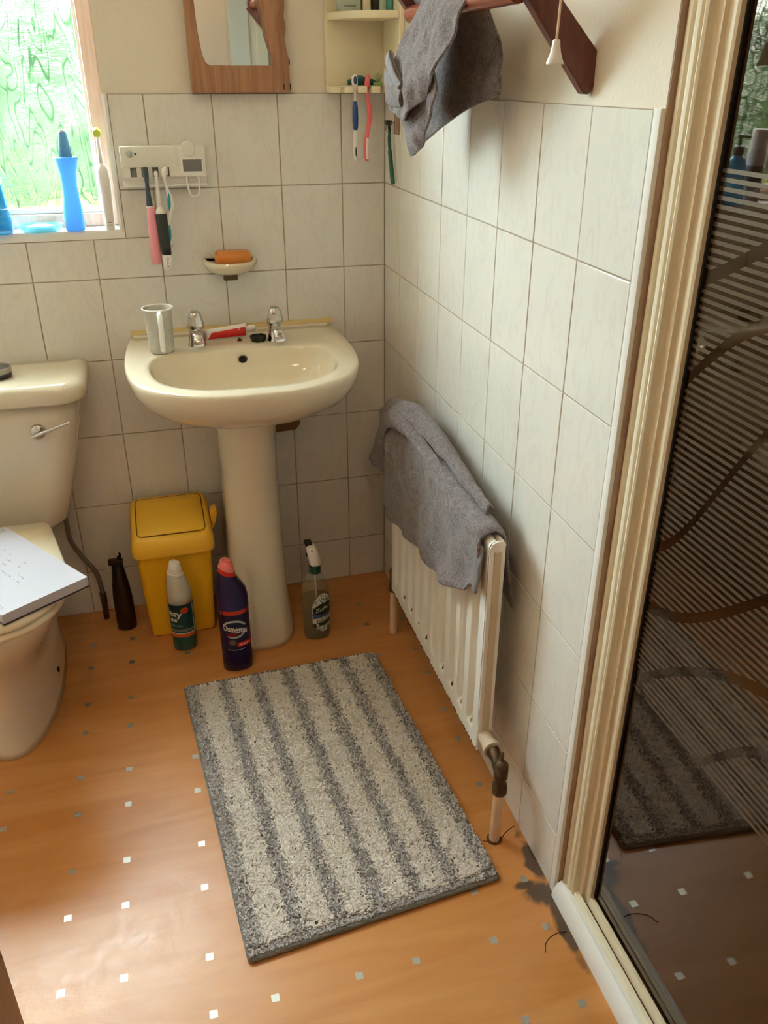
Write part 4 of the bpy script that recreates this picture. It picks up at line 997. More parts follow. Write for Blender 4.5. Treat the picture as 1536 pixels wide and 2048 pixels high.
# things lying on the lower shelf
dg = mat('dark_green_plastic', (20, 84, 60), 0.35)
t = thing('razor_guard', 'dark green plastic razor guard lying on the slotted shelf', 'razor guard', (-0.06, -0.06, 1.3427))
b = BM(); tube(b, [(-0.100, -0.040, 1.3500), (-0.085, -0.043, 1.3515), (-0.070, -0.046, 1.3535), (-0.052, -0.050, 1.3515), (-0.030, -0.056, 1.3485)], [0.0055, 0.0072, 0.0095, 0.0075, 0.0050], 12); obj('shell', b, dg, t, True)
b = BM(); box(b, -0.082, -0.066, -0.055, -0.036, 1.357, 1.3645, 0.002); obj('clip', b, mat('teal_clip', (40, 110, 120), 0.4), t)
t = thing('glass_flower', 'tiny clear glass flower ornament on a green base on the slotted shelf', 'ornament', (-0.038, -0.078, 1.3427))
b = BM(); box(b, -0.048, -0.028, -0.086, -0.070, 1.3427, 1.3515, 0.002); obj('base', b, mat('pale_green_base', (140, 160, 96), 0.4), t)
gm = mat('clear_glass', (210, 216, 180), 0.08, trans=0.6)
for k in range(5):
    a = 2*PI*k/5+0.3; b = BM(); tt2 = BM(); bmesh.ops.create_uvsphere(tt2, u_segments=12, v_segments=8, radius=0.0042); join(b, tt2, Matrix.Translation((-0.038+0.0052*math.cos(a), -0.078, 1.3605+0.0052*math.sin(a)))); obj('petal', b, gm, t, True)
b = BM(); tube(b, [(-0.038, -0.078, 1.351), (-0.038, -0.078, 1.3605)], 0.0016, 8); obj('stem', b, gm, t, True)

# razor on its adhesive plate
t = thing('razor_holder', 'small brown adhesive hook plate high on the side wall tiles', 'hook', (-0.0015, -0.105, 1.27))
b = BM(); box(b, -0.003, -0.0009, -0.126, -0.092, 1.243, 1.306, 0.0008); obj('plate', b, mat('brown_plate', (150, 122, 98), 0.5), t)
b = BM(); tube(b, [(-0.003, -0.098, 1.268), (-0.012, -0.095, 1.266), (-0.014, -0.094, 1.270)], 0.0015, 8); obj('hook', b, M_steel, t, True)
t = thing('razor', 'green handled razor hanging beside the hook plate in the corner', 'razor', (-0.012, -0.085, 1.13))
b = BM(); tube(b, catmull([(-0.013, -0.088, 1.252), (-0.013, -0.084, 1.235), (-0.012, -0.088, 1.205), (-0.0105, -0.098, 1.165), (-0.010, -0.108, 1.136)], 6), [0.0030]*6+[0.0038]*6+[0.0050]*6+[0.0054]*6+[0.0044], 12); obj('handle', b, mat('razor_green', (16, 92, 66), 0.35), t, True)
b = BM(); box(b, -0.022, -0.008, -0.093, -0.070, 1.262, 1.272, 0.002); tube(b, [(-0.014, -0.084, 1.266), (-0.013, -0.087, 1.248)], 0.0034, 8); obj('head', b, mat('dark_steel', (70, 66, 60), 0.35, metal=0.7), t, True)
b = BM(); tube(b, [(-0.016, -0.071, 1.262), (-0.016, -0.065, 1.252), (-0.014, -0.074, 1.246)], 0.0012, 6); obj('wire', b, M_steel, t, True)

# ------------------------------------------------------------------ wall toothbrush holder with three brushes
th = thing('toothbrush_holder', 'white wall toothbrush steriliser with a grey display beside the window', 'toothbrush holder', (-0.53, -0.002, 1.135))
b = BM(); box(b, -0.6235, -0.4370, -0.030, -0.0015, 1.137, 1.2230, 0.004); body = obj('body', b, M_white_soft, th, True)
# face plate with four slots along its lower edge: built as plain pieces around the slots
slots = [-0.5985, -0.5745, -0.5505, -0.5265]; sw = 0.0068
xs = [-0.6235] + [x for s in slots for x in (s-sw, s+sw)] + [-0.4370]
b = BM(); box(b, -0.6235, -0.4370, -0.042, -0.0300, 1.1790, 1.2230, 0.002)
for i in range(0, len(xs), 2): box(b, xs[i], xs[i+1], -0.042, -0.0300, 1.1580, 1.1792)
obj('face_plate', b, M_white_soft, th, True)
for s in slots:
    b = BM(); box(b, s-sw, s+sw, -0.0306, -0.0298, 1.158, 1.179); obj('slot', b, mat('slot_grey', (132, 134, 136), 0.5), body)
b = BM(); box(b, -0.6235, -0.4370, -0.036, -0.0300, 1.1372, 1.1420, 0.001); obj('lower_lip', b, M_white, th)
b = BM(); box(b, -0.4915, -0.4430, -0.0435, -0.0415, 1.1665, 1.1965, 0.001); dsp = obj('display_bezel', b, M_white, th)
b = BM(); box(b, -0.4885, -0.4460, -0.0441, -0.0430, 1.1685, 1.1940); obj('display', b, mat('grey_display', (118, 116, 112), 0.3), dsp)
b = BM(); t2 = BM(); lathe(t2, [(0.0, 0.0), (0.0072, 0.0), (0.0072, 0.0025), (0.006, 0.0035), (0.0, 0.0035)], n=24); join(b, t2, Matrix.Translation((-0.603, -0.0418, 1.2075)) @ Matrix.Rotation(PI/2, 4, 'X')); obj('sensor_button', b, mat('grey_button', (176, 178, 174), 0.35), th, True)
b = BM(); t2 = BM(); lathe(t2, [(0.0, 0.0), (0.0026, 0.0), (0.0022, 0.001), (0.0, 0.001)], n=16); join(b, t2, Matrix.Translation((-0.590, -0.0418, 1.2070)) @ Matrix.Rotation(PI/2, 4, 'X')); obj('indicator', b, mat('dark_indicator', (70, 66, 62), 0.4), th)
b = BM(); t2 = BM(); lathe(t2, [(0.0, 0.0), (0.0165, 0.0), (0.0165, 0.006), (0.014, 0.009), (0.0, 0.0095)], n=32); join(b, t2, Matrix.Translation((-0.4735, -0.0360, 1.2160)) @ Matrix.Rotation(PI/2, 4, 'X')); obj('dispenser_knob', b, M_white_soft, th, True)
b = BM(); tube(b, catmull([(-0.483, -0.036, 1.158), (-0.4830, -0.044, 1.145), (-0.4790, -0.046, 1.125), (-0.4740, -0.046, 1.1165), (-0.4620, -0.046, 1.1165), (-0.4575, -0.046, 1.126), (-0.4555, -0.044, 1.145), (-0.4555, -0.036, 1.158)], 5), 0.0021, 10); obj('squeeze_loop', b, M_white, th, True)
# pink sonic brush
def ering(cx, cy, z, rx, ry, n=20, p=2.4): return ring(cx, cy, z, rx, ry, n, p)
pk = mat('pink_plastic', (232, 150, 158), 0.35); sl = mat('slate_plastic', (64, 76, 84), 0.4)
t = thing('electric_toothbrush', 'pink electric toothbrush with a slate head in the wall holder', 'toothbrush', (-0.570, -0.052, 0.965), group='brushes in the wall holder')
b = BM(); loft(b, [ering(-0.572+0.0004*k, -0.052, z, r, r*0.9) for k, (z, r) in enumerate(((0.968, 0.0075), (0.970, 0.0098), (0.985, 0.0112), (1.03, 0.0112), (1.07, 0.0104), (1.094, 0.0085), (1.097, 0.006)))]); obj('handle', b, pk, t, 'full')
b = BM(); loft(b, [ering(-0.5725, -0.052, z, r, r*0.8) for z, r in ((1.0965, 0.0070), (1.099, 0.0072), (1.120, 0.0056), (1.145, 0.0042), (1.157, 0.0052), (1.165, 0.0062), (1.178, 0.0060), (1.181, 0.004))]); obj('brush_head', b, sl, t, 'full')
b = BM(); loft(b, [ering(-0.5725, -0.052, z, 0.0074, 0.0066) for z in (1.0945, 1.0985)]); obj('collar', b, bw, t)
# black oscillating brush
t = thing('electric_toothbrush', 'black and white electric toothbrush with a round head in the wall holder', 'toothbrush', (-0.551, -0.055, 0.955), group='brushes in the wall holder')
bk = mat('charcoal_rubber', (48, 50, 50), 0.5)
b = BM(); loft(b, [ering(-0.5465, -0.055, z, r, r) for z, r in ((0.956, 0.006), (0.958, 0.0092), (0.990, 0.0106))]); base = obj('base', b, bw, t, 'full')
b = BM(); loft(b, [ering(lerp(-0.5465, -0.5500, k/3), -0.055, z, r, r) for k, (z, r) in enumerate(((0.990, 0.0108), (1.02, 0.0122), (1.06, 0.0130), (1.082, 0.0128)))]); obj('grip', b, bk, t, 'full')
b = BM(); loft(b, [ering(-0.5500, -0.055, z, r, r) for z, r in ((1.082, 0.0122), (1.090, 0.0098), (1.096, 0.0046), (1.099, 0.0040))]); obj('shoulder', b, bw, t, 'full')
b = BM(); loft(b, [ering(-0.5505, -0.055, z, r, r) for z, r in ((1.098, 0.0056), (1.120, 0.0046), (1.150, 0.0036), (1.160, 0.0034), (1.166, 0.005), (1.172, 0.003))]); obj('brush_stem', b, bw, t, 'full')
b = BM(); t2 = BM(); lathe(t2, [(0.0, 0.0), (0.0064, 0.0), (0.0066, 0.006), (0.0058, 0.010), (0.0, 0.010)], n=20); join(b, t2, Matrix.Translation((-0.5505, -0.050, 1.1685)) @ Matrix.Rotation(-PI/2, 4, 'X')); obj('bristles', b, mat('grey_bristle', (120, 118, 112), 0.8, bump=1.0, bscale=900), t)
obj('logo', text_bm('Oral-B', 0.0085, lambda u, v: Vector((-0.5465+v, -0.0658+abs(v)*0.2, 0.973-u))), mat('dark_print', (88, 84, 80), 0.5), base)
# white and teal hand brush
tq = mat('brush_teal', (44, 150, 168), 0.4)
t, h = manual_brush('toothbrush', 'white and teal hand toothbrush in the wall holder', (-0.5275, -0.050), 1.182, 1.010, bw, bw, -1.6, 'brushes in the wall holder')
for z0, z1, x in ((1.086, 1.125, -0.5282), (1.016, 1.056, -0.5345)):
    b = BM(); loft(b, [[(x+0.0036*k*math.cos(a)+ (q-0.5)*0.002, -0.0540, lerp(z0, z1, q)) for a in (0, PI)] for q, k in ((0, 0.2), (0.3, 1), (0.7, 1), (1, 0.2))], False, False, False); obj('grip_inlay', b, tq, h)

# ------------------------------------------------------------------ soap dish and soap
t = thing('soap_dish', 'cream ceramic soap dish fixed on the tiled wall', 'soap dish', (-0.400, -0.03, 0.93))
def half(rx, ry, z, n=24, p=2.3): return [(-0.398+rx*math.copysign(abs(math.cos(a))**(2/p), math.cos(a)), -0.004-ry*abs(math.sin(a))**(2/p), z) for a in np.linspace(0, PI, n)]
b = BM(); loft(b, [half(0.022, 0.030, 0.930), half(0.040, 0.052, 0.934), half(0.057, 0.075, 0.943), half(0.065, 0.086, 0.955), half(0.0665, 0.088, 0.962), half(0.065, 0.086, 0.966), half(0.058, 0.078, 0.9665), half(0.055, 0.074, 0.9635), half(0.046, 0.062, 0.9605), half(0.02, 0.03, 0.9595)]); obj('dish', b, M_ceramic, t, True)
b = BM(); box(b, -0.416, -0.382, -0.020, -0.001, 0.914, 0.932, 0.003); obj('wall_stud', b, mat('dark_stud', (92, 70, 48), 0.6), t)
t = thing('soap_bar', 'amber orange bar of soap resting in the wall dish', 'soap', (-0.391, -0.046, 0.957))
b = BM(); loft(b, [rrect(-0.3925, -0.046, hx, hy, z, 0.008, 4) for z, hx, hy in ((0.9575, 0.038, 0.018), (0.9610, 0.0425, 0.0225), (0.975, 0.0425, 0.0225), (0.986, 0.041, 0.021), (0.9895, 0.037, 0.017))]); obj('bar', b, mat('amber_soap', (206, 128, 52), 0.35, sss=0.2), t, 'full')

# ------------------------------------------------------------------ on the basin ledge
t = thing('mug', 'grey patterned mug with a white handle on the basin ledge', 'mug', (-0.586, -0.150, 0.7885))
mgx, mgy = -0.584, -0.150
b = BM(); lathe(b, [(0.0, 0.0005), (0.0270, 0.0005), (0.0285, 0.003), (0.0300, 0.05), (0.0325, 0.096), (0.0345, 0.1015), (0.0335, 0.1025), (0.0310, 0.099), (0.0285, 0.05), (0.0265, 0.008), (0.0, 0.007)], mgx, mgy, 0.787, 40, cap0=False, cap1=False); obj('body', b, mat('grey_marbled_glaze', (186, 180, 168), 0.3, var=0.14, vscale=55), t, True)
b = BM(); tube(b, [(mgx+0.0340*math.cos(a), mgy+0.0340*math.sin(a), 0.889) for a in np.linspace(0, 2*PI, 37)], 0.0017, 8, False); obj('rim', b, bw, t, True)
hx, hy = math.sin(0.06), -math.cos(0.06)
hp = catmull([(mgx+hx*0.0335, mgy+hy*0.0335, 0.884), (mgx+hx*0.045, mgy+hy*0.045, 0.882), (mgx+hx*0.052, mgy+hy*0.052, 0.868), (mgx+hx*0.047, mgy+hy*0.047, 0.838), (mgx+hx*0.036, mgy+hy*0.036, 0.806), (mgx+hx*0.029, mgy+hy*0.029, 0.796)], 5)
b = BM(); tube(b, hp, 0.0068, 10, True, 0.7); obj('handle', b, M_white, t, True)

t = thing('toothpaste_tube', 'red and white toothpaste tube lying between the basin taps', 'toothpaste', (-0.43, -0.088, 0.7885))
A0, A1 = Vector((-0.482, -0.098, 0.8030)), Vector((-0.378, -0.080, 0.8065))
def tpt(f, w, q):
    """flattened tube: f along, q around"""
    c = A0.lerp(A1, f); hz, hy2 = lerp(0.013, 0.0155, f), lerp(0.0022, 0.0135, f)
    return c + Vector((0, -hy2*math.cos(q), hz*math.sin(q)))
b = BM(); loft(b, [[tpt(f, 0, q) for q in np.linspace(0, 2*PI, 24, endpoint=False)] for f in np.linspace(0, 1, 10)]); tb = obj('tube', b, bw, t, 'full')
b = BM(); grid(b, lambda u, v: tpt(lerp(0.08+0.10*v, 0.98, u), 0, lerp(-0.95, 0.35+0.35*u, v)) + Vector((0, -0.0007, 0)), 14, 8); obj('red_panel', b, mat('red_print', (214, 40, 36), 0.35), tb)
b = BM(); pts = [(-0.397+0.0045*math.cos(a)*(1-0.10*i), 0.812+0.0045*math.sin(a)*(1-0.10*i)) for i, a in enumerate(np.linspace(2.6, -2.2, 9))]
tube(b, [(x, -0.0975, z) for x, z in pts], 0.0010, 6); obj('swirl_logo', b, bw, tb, True)
b = BM(); tube(b, [A1, A1+Vector((0.006, 0.001, 0.0008))], [0.0075, 0.0065], 16); tube(b, [A1+Vector((0.005, 0.001, 0.0008)), A1+Vector((0.022, 0.0035, 0.0022))], [0.0085, 0.0075], 16); obj('cap', b, bw, t, True)
for k in (0,):
    t = thing('plug_stopper', 'black rubber basin plug beside the tap', 'plug', (-0.352, -0.122, 0.788))
    b = BM(); lathe(b, [(0.0, 0.0005), (0.0165, 0.0005), (0.0175, 0.003), (0.0205, 0.010), (0.0205, 0.013), (0.0175, 0.013), (0.0165, 0.010), (0.0, 0.009)], -0.354, -0.124, 0.7875, 28); obj('plug', b, M_black, t, True)
    b = BM(); tube(b, [(-0.357, -0.124, 0.7985), (-0.350, -0.120, 0.803), (-0.344, -0.118, 0.8025)], 0.0022, 8); obj('plug_eye', b, M_black, t, True)
t = thing('screw_stub', 'tiny dark metal stud on the ledge below the toothpaste cap', 'stud', (-0.398, -0.100, 0.7885))
b = BM(); lathe(b, [(0.0, 0.0), (0.0062, 0.0), (0.0058, 0.003), (0.0030, 0.004), (0.0024, 0.0075), (0.0, 0.008)], -0.3985, -0.112, 0.788, 16); obj('stud', b, M_brass, t, True)

# ------------------------------------------------------------------ yellow bin
bn = thing('waste_bin', 'yellow plastic bin with a hinged flap lid beside the pedestal', 'bin', (-0.615, -0.105, 0.0))
BNX = -0.617
bm = BM(); loft(bm, [rrect(BNX, -0.105, hx, hy, z, 0.018, 5) for z, hx, hy in ((0.0005, 0.082, 0.062), (0.004, 0.086, 0.066), (0.15, 0.092, 0.075), (0.285, 0.0975, 0.083), (0.285, 0.09, 0.076))]); obj('body', bm, M_yellow, bn, True)
# collar sloping down towards the front, with its lip
def slopez(p, z0, zf): return lerp(zf, z0, (p[1]+0.20)/0.19)
def lidring(hx, hy, zb, zf, r=0.022): return [(x, y, lerp(zf, zb, (y+0.202)/0.187)) for x, y, _ in rrect(BNX, -0.1075, hx, hy, 0, r, 5)]
bm = BM(); loft(bm, [lidring(0.100, 0.086, 0.270, 0.262), lidring(0.1045, 0.0915, 0.270, 0.262), lidring(0.1055, 0.0925, 0.300, 0.278), lidring(0.1035, 0.091, 0.335, 0.292), lidring(0.0985, 0.086, 0.352, 0.304), lidring(0.094, 0.081, 0.357, 0.309), lidring(0.088, 0.075, 0.358, 0.310), lidring(0.086, 0.073, 0.352, 0.304)]); obj('lid_collar', bm, M_yellow_lid, bn, True)
def flap_ring(hx, y0, y1, dz, r=0.012): return [(x, y, lerp(0.310, 0.358, (y+0.202)/0.187)+dz) for x, y, _ in rrect(BNX, (y0+y1)/2, hx, (y1-y0)/2, 0, r, 5)]
bm = BM(); loft(bm, [flap_ring(0.0845, -0.178, -0.036, -0.004), flap_ring(0.0845, -0.178, -0.036, 0.0012), flap_ring(0.083, -0.1765, -0.0375, 0.0025), flap_ring(0.06, -0.15, -0.06, 0.0032)]); obj('flap', bm, M_yellow_lid, bn, True)
bm = BM(); tube(bm, [(p[0], p[1], p[2]+0.0006) for p in flap_ring(0.0858, -0.1793, -0.0347, 0.0)] + [flap_ring(0.0858, -0.1793, -0.0347, 0.0006)[0]], 0.0011, 6, False); obj('flap_gap', bm, mat('dark_gap', (120, 78, 8), 0.7), bn)
bm = BM(); prism(bm, [(-0.513, 0.340), (-0.497, 0.348), (-0.494, 0.335), (-0.503, 0.300), (-0.512, 0.285)], 1, -0.125, -0.095, 0.002); obj('side_catch', bm, M_yellow_lid, bn)

# ------------------------------------------------------------------ bottles on the floor
def wrap(cx, cy, rx, ry, z, a0=-PI/2, ex=0.0006, tw=0.0):
    """maps (u, v) onto an elliptical body; u to the right as seen from the front"""
    def fn(u, v):
        a = a0 + u/((rx+ry)/2)
        return Vector((cx+(rx+ex)*math.cos(a), cy+(ry+ex)*math.sin(a), z+v))
    return fn
def patch(name, fn, u0, u1, v0, v1, m, parent, shape=None, nu=24, nv=10):
    """label area wrapped on a body. shape(u01, v01) -> bool keeps a face"""
    b = BM(); grid(b, lambda u, v: fn(lerp(u0, u1, u), lerp(v0, v1, v)), nu, nv)
    if shape:
        kill = []
        vs = {v: i for i, v in enumerate(b.verts)}
        for f in b.faces:
            idx = [vs[v] for v in f.verts]; uu = sum(i//nv for i in idx)/4/(nu-1); vv = sum(i % nv for i in idx)/4/(nv-1)
            if not shape(uu, vv): kill.append(f)
        bmesh.ops.delete(b, geom=kill, context='FACES')
    return obj(name, b, m, parent, 'full')
def print_bars(name, fn, u0, u1, v, h, m, parent, slope=0.0, seed=1):
    """a line of print too small to read: short flat dashes"""
    rnd = random.Random(seed); b = BM(); u = u0
    while u < u1:
        w = min(rnd.uniform(0.6, 1.6)*h, u1-u)
        b.faces.new([b.verts.new(fn(x, v+y+slope*(x-u0))) for x, y in ((u, 0), (u+w, 0), (u+w, h), (u, h))]); u += w+0.35*h
    return obj(name, b, m, parent, kind='stuff')
def disc(name, fn, cu, cv, ru, rv, m, parent, n=32, k=4, tilt=0.0):
    b = BM(); R_ = []
    for j in range(k+1):
        f = max(j/k, 0.002); R_.append([fn(cu+f*(ru*math.cos(a)*math.cos(tilt)-rv*math.sin(a)*math.sin(tilt)), cv+f*(ru*math.cos(a)*math.sin(tilt)+rv*math.sin(a)*math.cos(tilt))) for a in np.linspace(0, 2*PI, n, endpoint=False)])
    loft(b, R_, False, False); return obj(name, b, m, parent, 'full')

lab_w = mat('label_white', (226, 222, 212), 0.4); lab_red = mat('label_red', (206, 36, 30), 0.4); lab_or = mat('label_orange', (214, 84, 36), 0.4)
# teal toilet cleaner: frosted shoulder, teal sleeve
t = thing('cleaner_bottle', 'toilet cleaner bottle with frosted shoulders and a teal label by the bin', 'bottle', (-0.618, -0.232, 0.0))
cx, cy, rx, ry = -0.617, -0.232, 0.0315, 0.0255
tm = mat('teal_green_plastic', (30, 84, 80), 0.3); fm = mat('frosted_plastic', (206, 204, 188), 0.35, sss=0.1)
b = BM(); loft(b, [ring(cx, cy, z, a, c, 36) for z, a, c in ((0.0006, 0.026, 0.020), (0.004, 0.0305, 0.0245), (0.04, rx, ry), (0.145, rx, ry))]); bo = obj('body', b, tm, t, 'full')
b = BM(); loft(b, [ring(cx+dx, cy, z, a, c, 36, tilt=tl_) for dx, z, a, c, tl_ in ((0, 0.1455, rx, ry, 0.0), (0, 0.172, 0.0308, 0.0258, 0.03), (-0.001, 0.192, 0.0290, 0.025, 0.10), (-0.002, 0.210, 0.0255, 0.0235, 0.18), (-0.003, 0.224, 0.0215, 0.0215, 0.25), (-0.0035, 0.230, 0.0185, 0.0185, 0.25))]); obj('shoulder', b, fm, t, 'full')
b = BM(); loft(b, [ring(cx-0.0035+dx, cy-0.001, z, a, a, 28, tilt=0.22) for dx, z, a in ((0, 0.2280, 0.0205), (0.0, 0.2330, 0.0208), (0.0, 0.2340, 0.0175), (0.0008, 0.247, 0.0168), (0.0010, 0.2480, 0.0150), (0.002, 0.262, 0.0135), (0.002, 0.2655, 0.010), (0.002, 0.2665, 0.002))]); obj('cap', b, bw, t, True)
fn = wrap(cx, cy, rx, ry, 0.0)
patch('label', fn, -0.040, 0.030, 0.064, 0.146, mat('label_teal', (14, 64, 70), 0.35), bo, lambda u, v: True, 24, 12)
fn2 = wrap(cx, cy, rx, ry, 0.0, ex=0.0010)
patch('label_edge', fn2, 0.029, 0.0315, 0.058, 0.146, lab_w, bo, None, 3, 10)
patch('orange_band', fn2, -0.040, 0.0315, 0.046, 0.056, lab_or, bo, None, 24, 3)
patch('white_band', fn2, -0.040, 0.0315, 0.0565, 0.0595, lab_w, bo, None, 24, 3)
patch('grey_band', fn2, -0.036, 0.029, 0.064, 0.072, mat('label_grey', (112, 118, 110), 0.4), bo, None, 24, 3)
disc('round_badge', fn2, 0.007, 0.129, 0.0090, 0.0090, lab_or, bo)
disc('badge_centre', wrap(cx, cy, rx, ry, 0.0, ex=0.0013), 0.007, 0.129, 0.0068, 0.0045, lab_red, bo)
obj('lettering', text_bm('Easy', 0.026, lambda u, v: fn2(-0.0235+u, 0.121+v-0.18*u), bold=0.0006), lab_w, bo)
print_bars('small_print', fn2, -0.030, -0.012, 0.096, 0.009, lab_w, bo, -0.1, 4)
print_bars('small_print', fn2, -0.028, 0.000, 0.082, 0.004, mat('label_pale_teal', (110, 150, 146), 0.4), bo, -0.1, 5)

# navy bleach bottle
t = thing('bleach_bottle', 'navy bleach bottle with a red collar standing before the pedestal', 'bottle', (-0.490, -0.352, 0.0))
cx, cy, rx, ry = -0.4895, -0.352, 0.0385, 0.0290
nv = mat('navy_plastic', (30, 20, 66), 0.28); nv2 = mat('label_navy', (22, 22, 56), 0.35)
b = BM(); loft(b, [ring(cx+dx, cy, z, a, c, 40, 2.2, tilt=tl_) for dx, z, a, c, tl_ in ((0, 0.0006, 0.033, 0.024, 0), (0, 0.004, 0.0375, 0.0280, 0), (0, 0.03, rx, ry, 0), (0, 0.175, rx, ry, 0), (0, 0.215, 0.0385, 0.029, 0.02), (-0.001, 0.242, 0.0360, 0.028, 0.16), (-0.004, 0.262, 0.0300, 0.025, 0.36), (-0.0065, 0.275, 0.0245, 0.023, 0.46), (-0.008, 0.284, 0.0200, 0.0195, 0.46))]); bo = obj('body', b, nv, t, 'full')
b = BM(); loft(b, [ring(cx-0.0085+dx, cy, z, a, a, 28, tilt=0.42) for dx, z, a in ((0, 0.282, 0.0212), (0.0005, 0.2930, 0.0206), (0.0005, 0.2935, 0.016))]); obj('collar', b, lab_red, t, True)
b = BM(); loft(b, [ring(cx-0.008+dx, cy, z, a, a, 28, tilt=0.36) for dx, z, a in ((0, 0.2915, 0.0196), (0.001, 0.299, 0.0188), (0.002, 0.3100, 0.0165), (0.0024, 0.3160, 0.0145), (0.0026, 0.3180, 0.0105), (0.0026, 0.3172, 0.0085), (0.0028, 0.3215, 0.0078), (0.0028, 0.3225, 0.002))]); obj('cap', b, mat('pink_cap', (238, 128, 120), 0.35, sss=0.2), t, True)
fn = wrap(cx, cy, rx, ry, 0.0); fn2 = wrap(cx, cy, rx, ry, 0.0, ex=0.0010); fn3 = wrap(cx, cy, rx, ry, 0.0, ex=0.0014)
patch('label', fn, -0.036, 0.040, 0.062, 0.180, nv2, bo, None, 28, 12)
patch('red_band', fn2, -0.036, 0.040, 0.174, 0.186, mat('label_dull_red', (186, 52, 30), 0.4), bo, None, 28, 3)
patch('white_edge', fn2, 0.0405, 0.046, 0.052, 0.186, lab_w, bo, None, 3, 14)
for r0, r1, a0, a1 in ((0.0235, 0.0275, 0.35, 2.7), (0.0235, 0.0265, -2.2, -0.25)):     # broken ring round the name
    b = BM(); grid(b, lambda u, v: fn2(-0.004+1.05*lerp(r0-0.002*math.sin(u*PI), r1, v)*math.cos(lerp(a0, a1, u)), 0.131+lerp(r0-0.002*math.sin(u*PI), r1, v)*math.sin(lerp(a0, a1, u))), 26, 4); obj('ring_mark', b, mat('label_silver', (176, 176, 178), 0.35), bo, 'full')
disc('red_glow', fn2, -0.010, 0.116, 0.014, 0.006, mat('label_deep_red', (120, 16, 20), 0.4), bo)
obj('lettering', text_bm('Domestos', 0.0155, lambda u, v: fn3(-0.0015+u*0.84, 0.1310+v*1.7-0.20*u), bold=0.0003), lab_w, bo)
patch('red_panel', fn2, 0.000, 0.040, 0.078, 0.091, lab_red, bo, None, 14, 3)
print_bars('small_print', fn3, 0.004, 0.032, 0.0820, 0.0050, mat('label_pink', (240, 150, 136), 0.4), bo, 0.0, 6)
disc('gold_badge', fn2, -0.0095, 0.092, 0.008, 0.0085, mat('label_gold', (104, 84, 60), 0.4), bo)
b = BM(); grid(b, lambda u, v: fn2(lerp(-0.022, 0.018, u), 0.070-0.002*math.sin(u*PI)+0.0012*v), 14, 2); obj('curved_line', b, lab_w, bo)

# clear disinfectant spray
t = thing('spray_bottle', 'clear trigger spray bottle with a floral label right of the pedestal', 'bottle', (-0.268, -0.276, 0.0))
cx, cy, rx, ry = -0.2665, -0.276, 0.0370, 0.0270
cl = bpy.data.materials.new('clear_plastic'); cl.use_nodes = True; nt = cl.node_tree; p = nt.nodes['Principled BSDF']
p.inputs['Base Color'].default_value = lin((150, 146, 118)); p.inputs['Roughness'].default_value = 0.08; p.inputs['Alpha'].default_value = 0.32
prof = [(0.0006, 0.030, 0.021), (0.004, 0.0345, 0.0255), (0.02, rx, ry), (0.13, rx, ry), (0.155, 0.0365, 0.0265), (0.178, 0.0305, 0.0235), (0.196, 0.0195, 0.0175), (0.206, 0.0140, 0.014)]
b = BM(); loft(b, [ring(cx, cy, z, a, c, 40, 2.15) for z, a, c in prof]); bo = obj('body', b, cl, t, 'full')
b = BM(); loft(b, [ring(cx, cy, z, a*0.94, c*0.93, 32, 2.15) for z, a, c in prof[:4]]); obj('liquid', b, mat('pale_liquid', (120, 108, 78), 0.1, alpha=0.3), t, 'full')
b = BM(); tube(b, [(cx, cy, 0.012), (cx+0.003, cy, 0.12), (cx, cy, 0.205)], 0.0022, 8); obj('dip_tube', b, bw, t, True)
b = BM(); loft(b, [ring(cx+0.001, cy, z, a, a, 24) for z, a in ((0.203, 0.0155), (0.205, 0.0162), (0.221, 0.0158), (0.224, 0.0145))]); obj('collar', b, mat('green_collar', (12, 64, 38), 0.35), t, True)
# trigger head seen from behind: a white pod leaning to the left, dark nozzle on top
b = BM(); loft(b, [ring(cx+0.001+dx, cy+dy, z, a, c, 24, 2.3) for dx, dy, z, a, c in ((0.002, 0, 0.2235, 0.0120, 0.011), (0.0020, 0, 0.227, 0.0142, 0.012), (0.0005, 0.001, 0.242, 0.0150, 0.014), (-0.0030, 0.003, 0.258, 0.0150, 0.016), (-0.0055, 0.005, 0.270, 0.0142, 0.018), (-0.0070, 0.006, 0.278, 0.0120, 0.016), (-0.0080, 0.006, 0.2815, 0.006, 0.009))]); tr = obj('trigger_head', b, bw, t, 'full')
b = BM(); box(b, cx-0.0200, cx-0.0010, cy+0.004, cy+0.034, 0.277, 0.2855, 0.003); obj('nozzle', b, M_black, t)
b = BM(); tube(b, [(cx-0.008, cy+0.022, 0.268), (cx-0.012, cy+0.032, 0.252), (cx-0.012, cy+0.030, 0.236)], 0.0045, 10); obj('trigger', b, mat('green_trigger', (12, 64, 38), 0.35), t, True)
b = BM(); t2 = BM(); bmesh.ops.create_uvsphere(t2, u_segments=10, v_segments=6, radius=0.0024); join(b, t2, Matrix.Translation((cx-0.0065, cy-0.0112, 0.2735))); obj('vent_hole', b, M_dark, tr)
fn = wrap(cx, cy, rx, ry, 0.0, ex=0.0006); fn2 = wrap(cx, cy, rx, ry, 0.0, ex=0.0010); fn3 = wrap(cx, cy, rx, ry, 0.0, ex=0.0014); cu = 0.0145
fl = mat('floral_label', (200, 198, 188), 0.4)
nt = fl.node_tree; p = nt.nodes['Principled BSDF']; g = N(nt, 'ShaderNodeNewGeometry'); v = N(nt, 'ShaderNodeTexNoise', i_Scale=240.0, i_Detail=2.0); nt.links.new(g.outputs['Position'], v.inputs['Vector'])
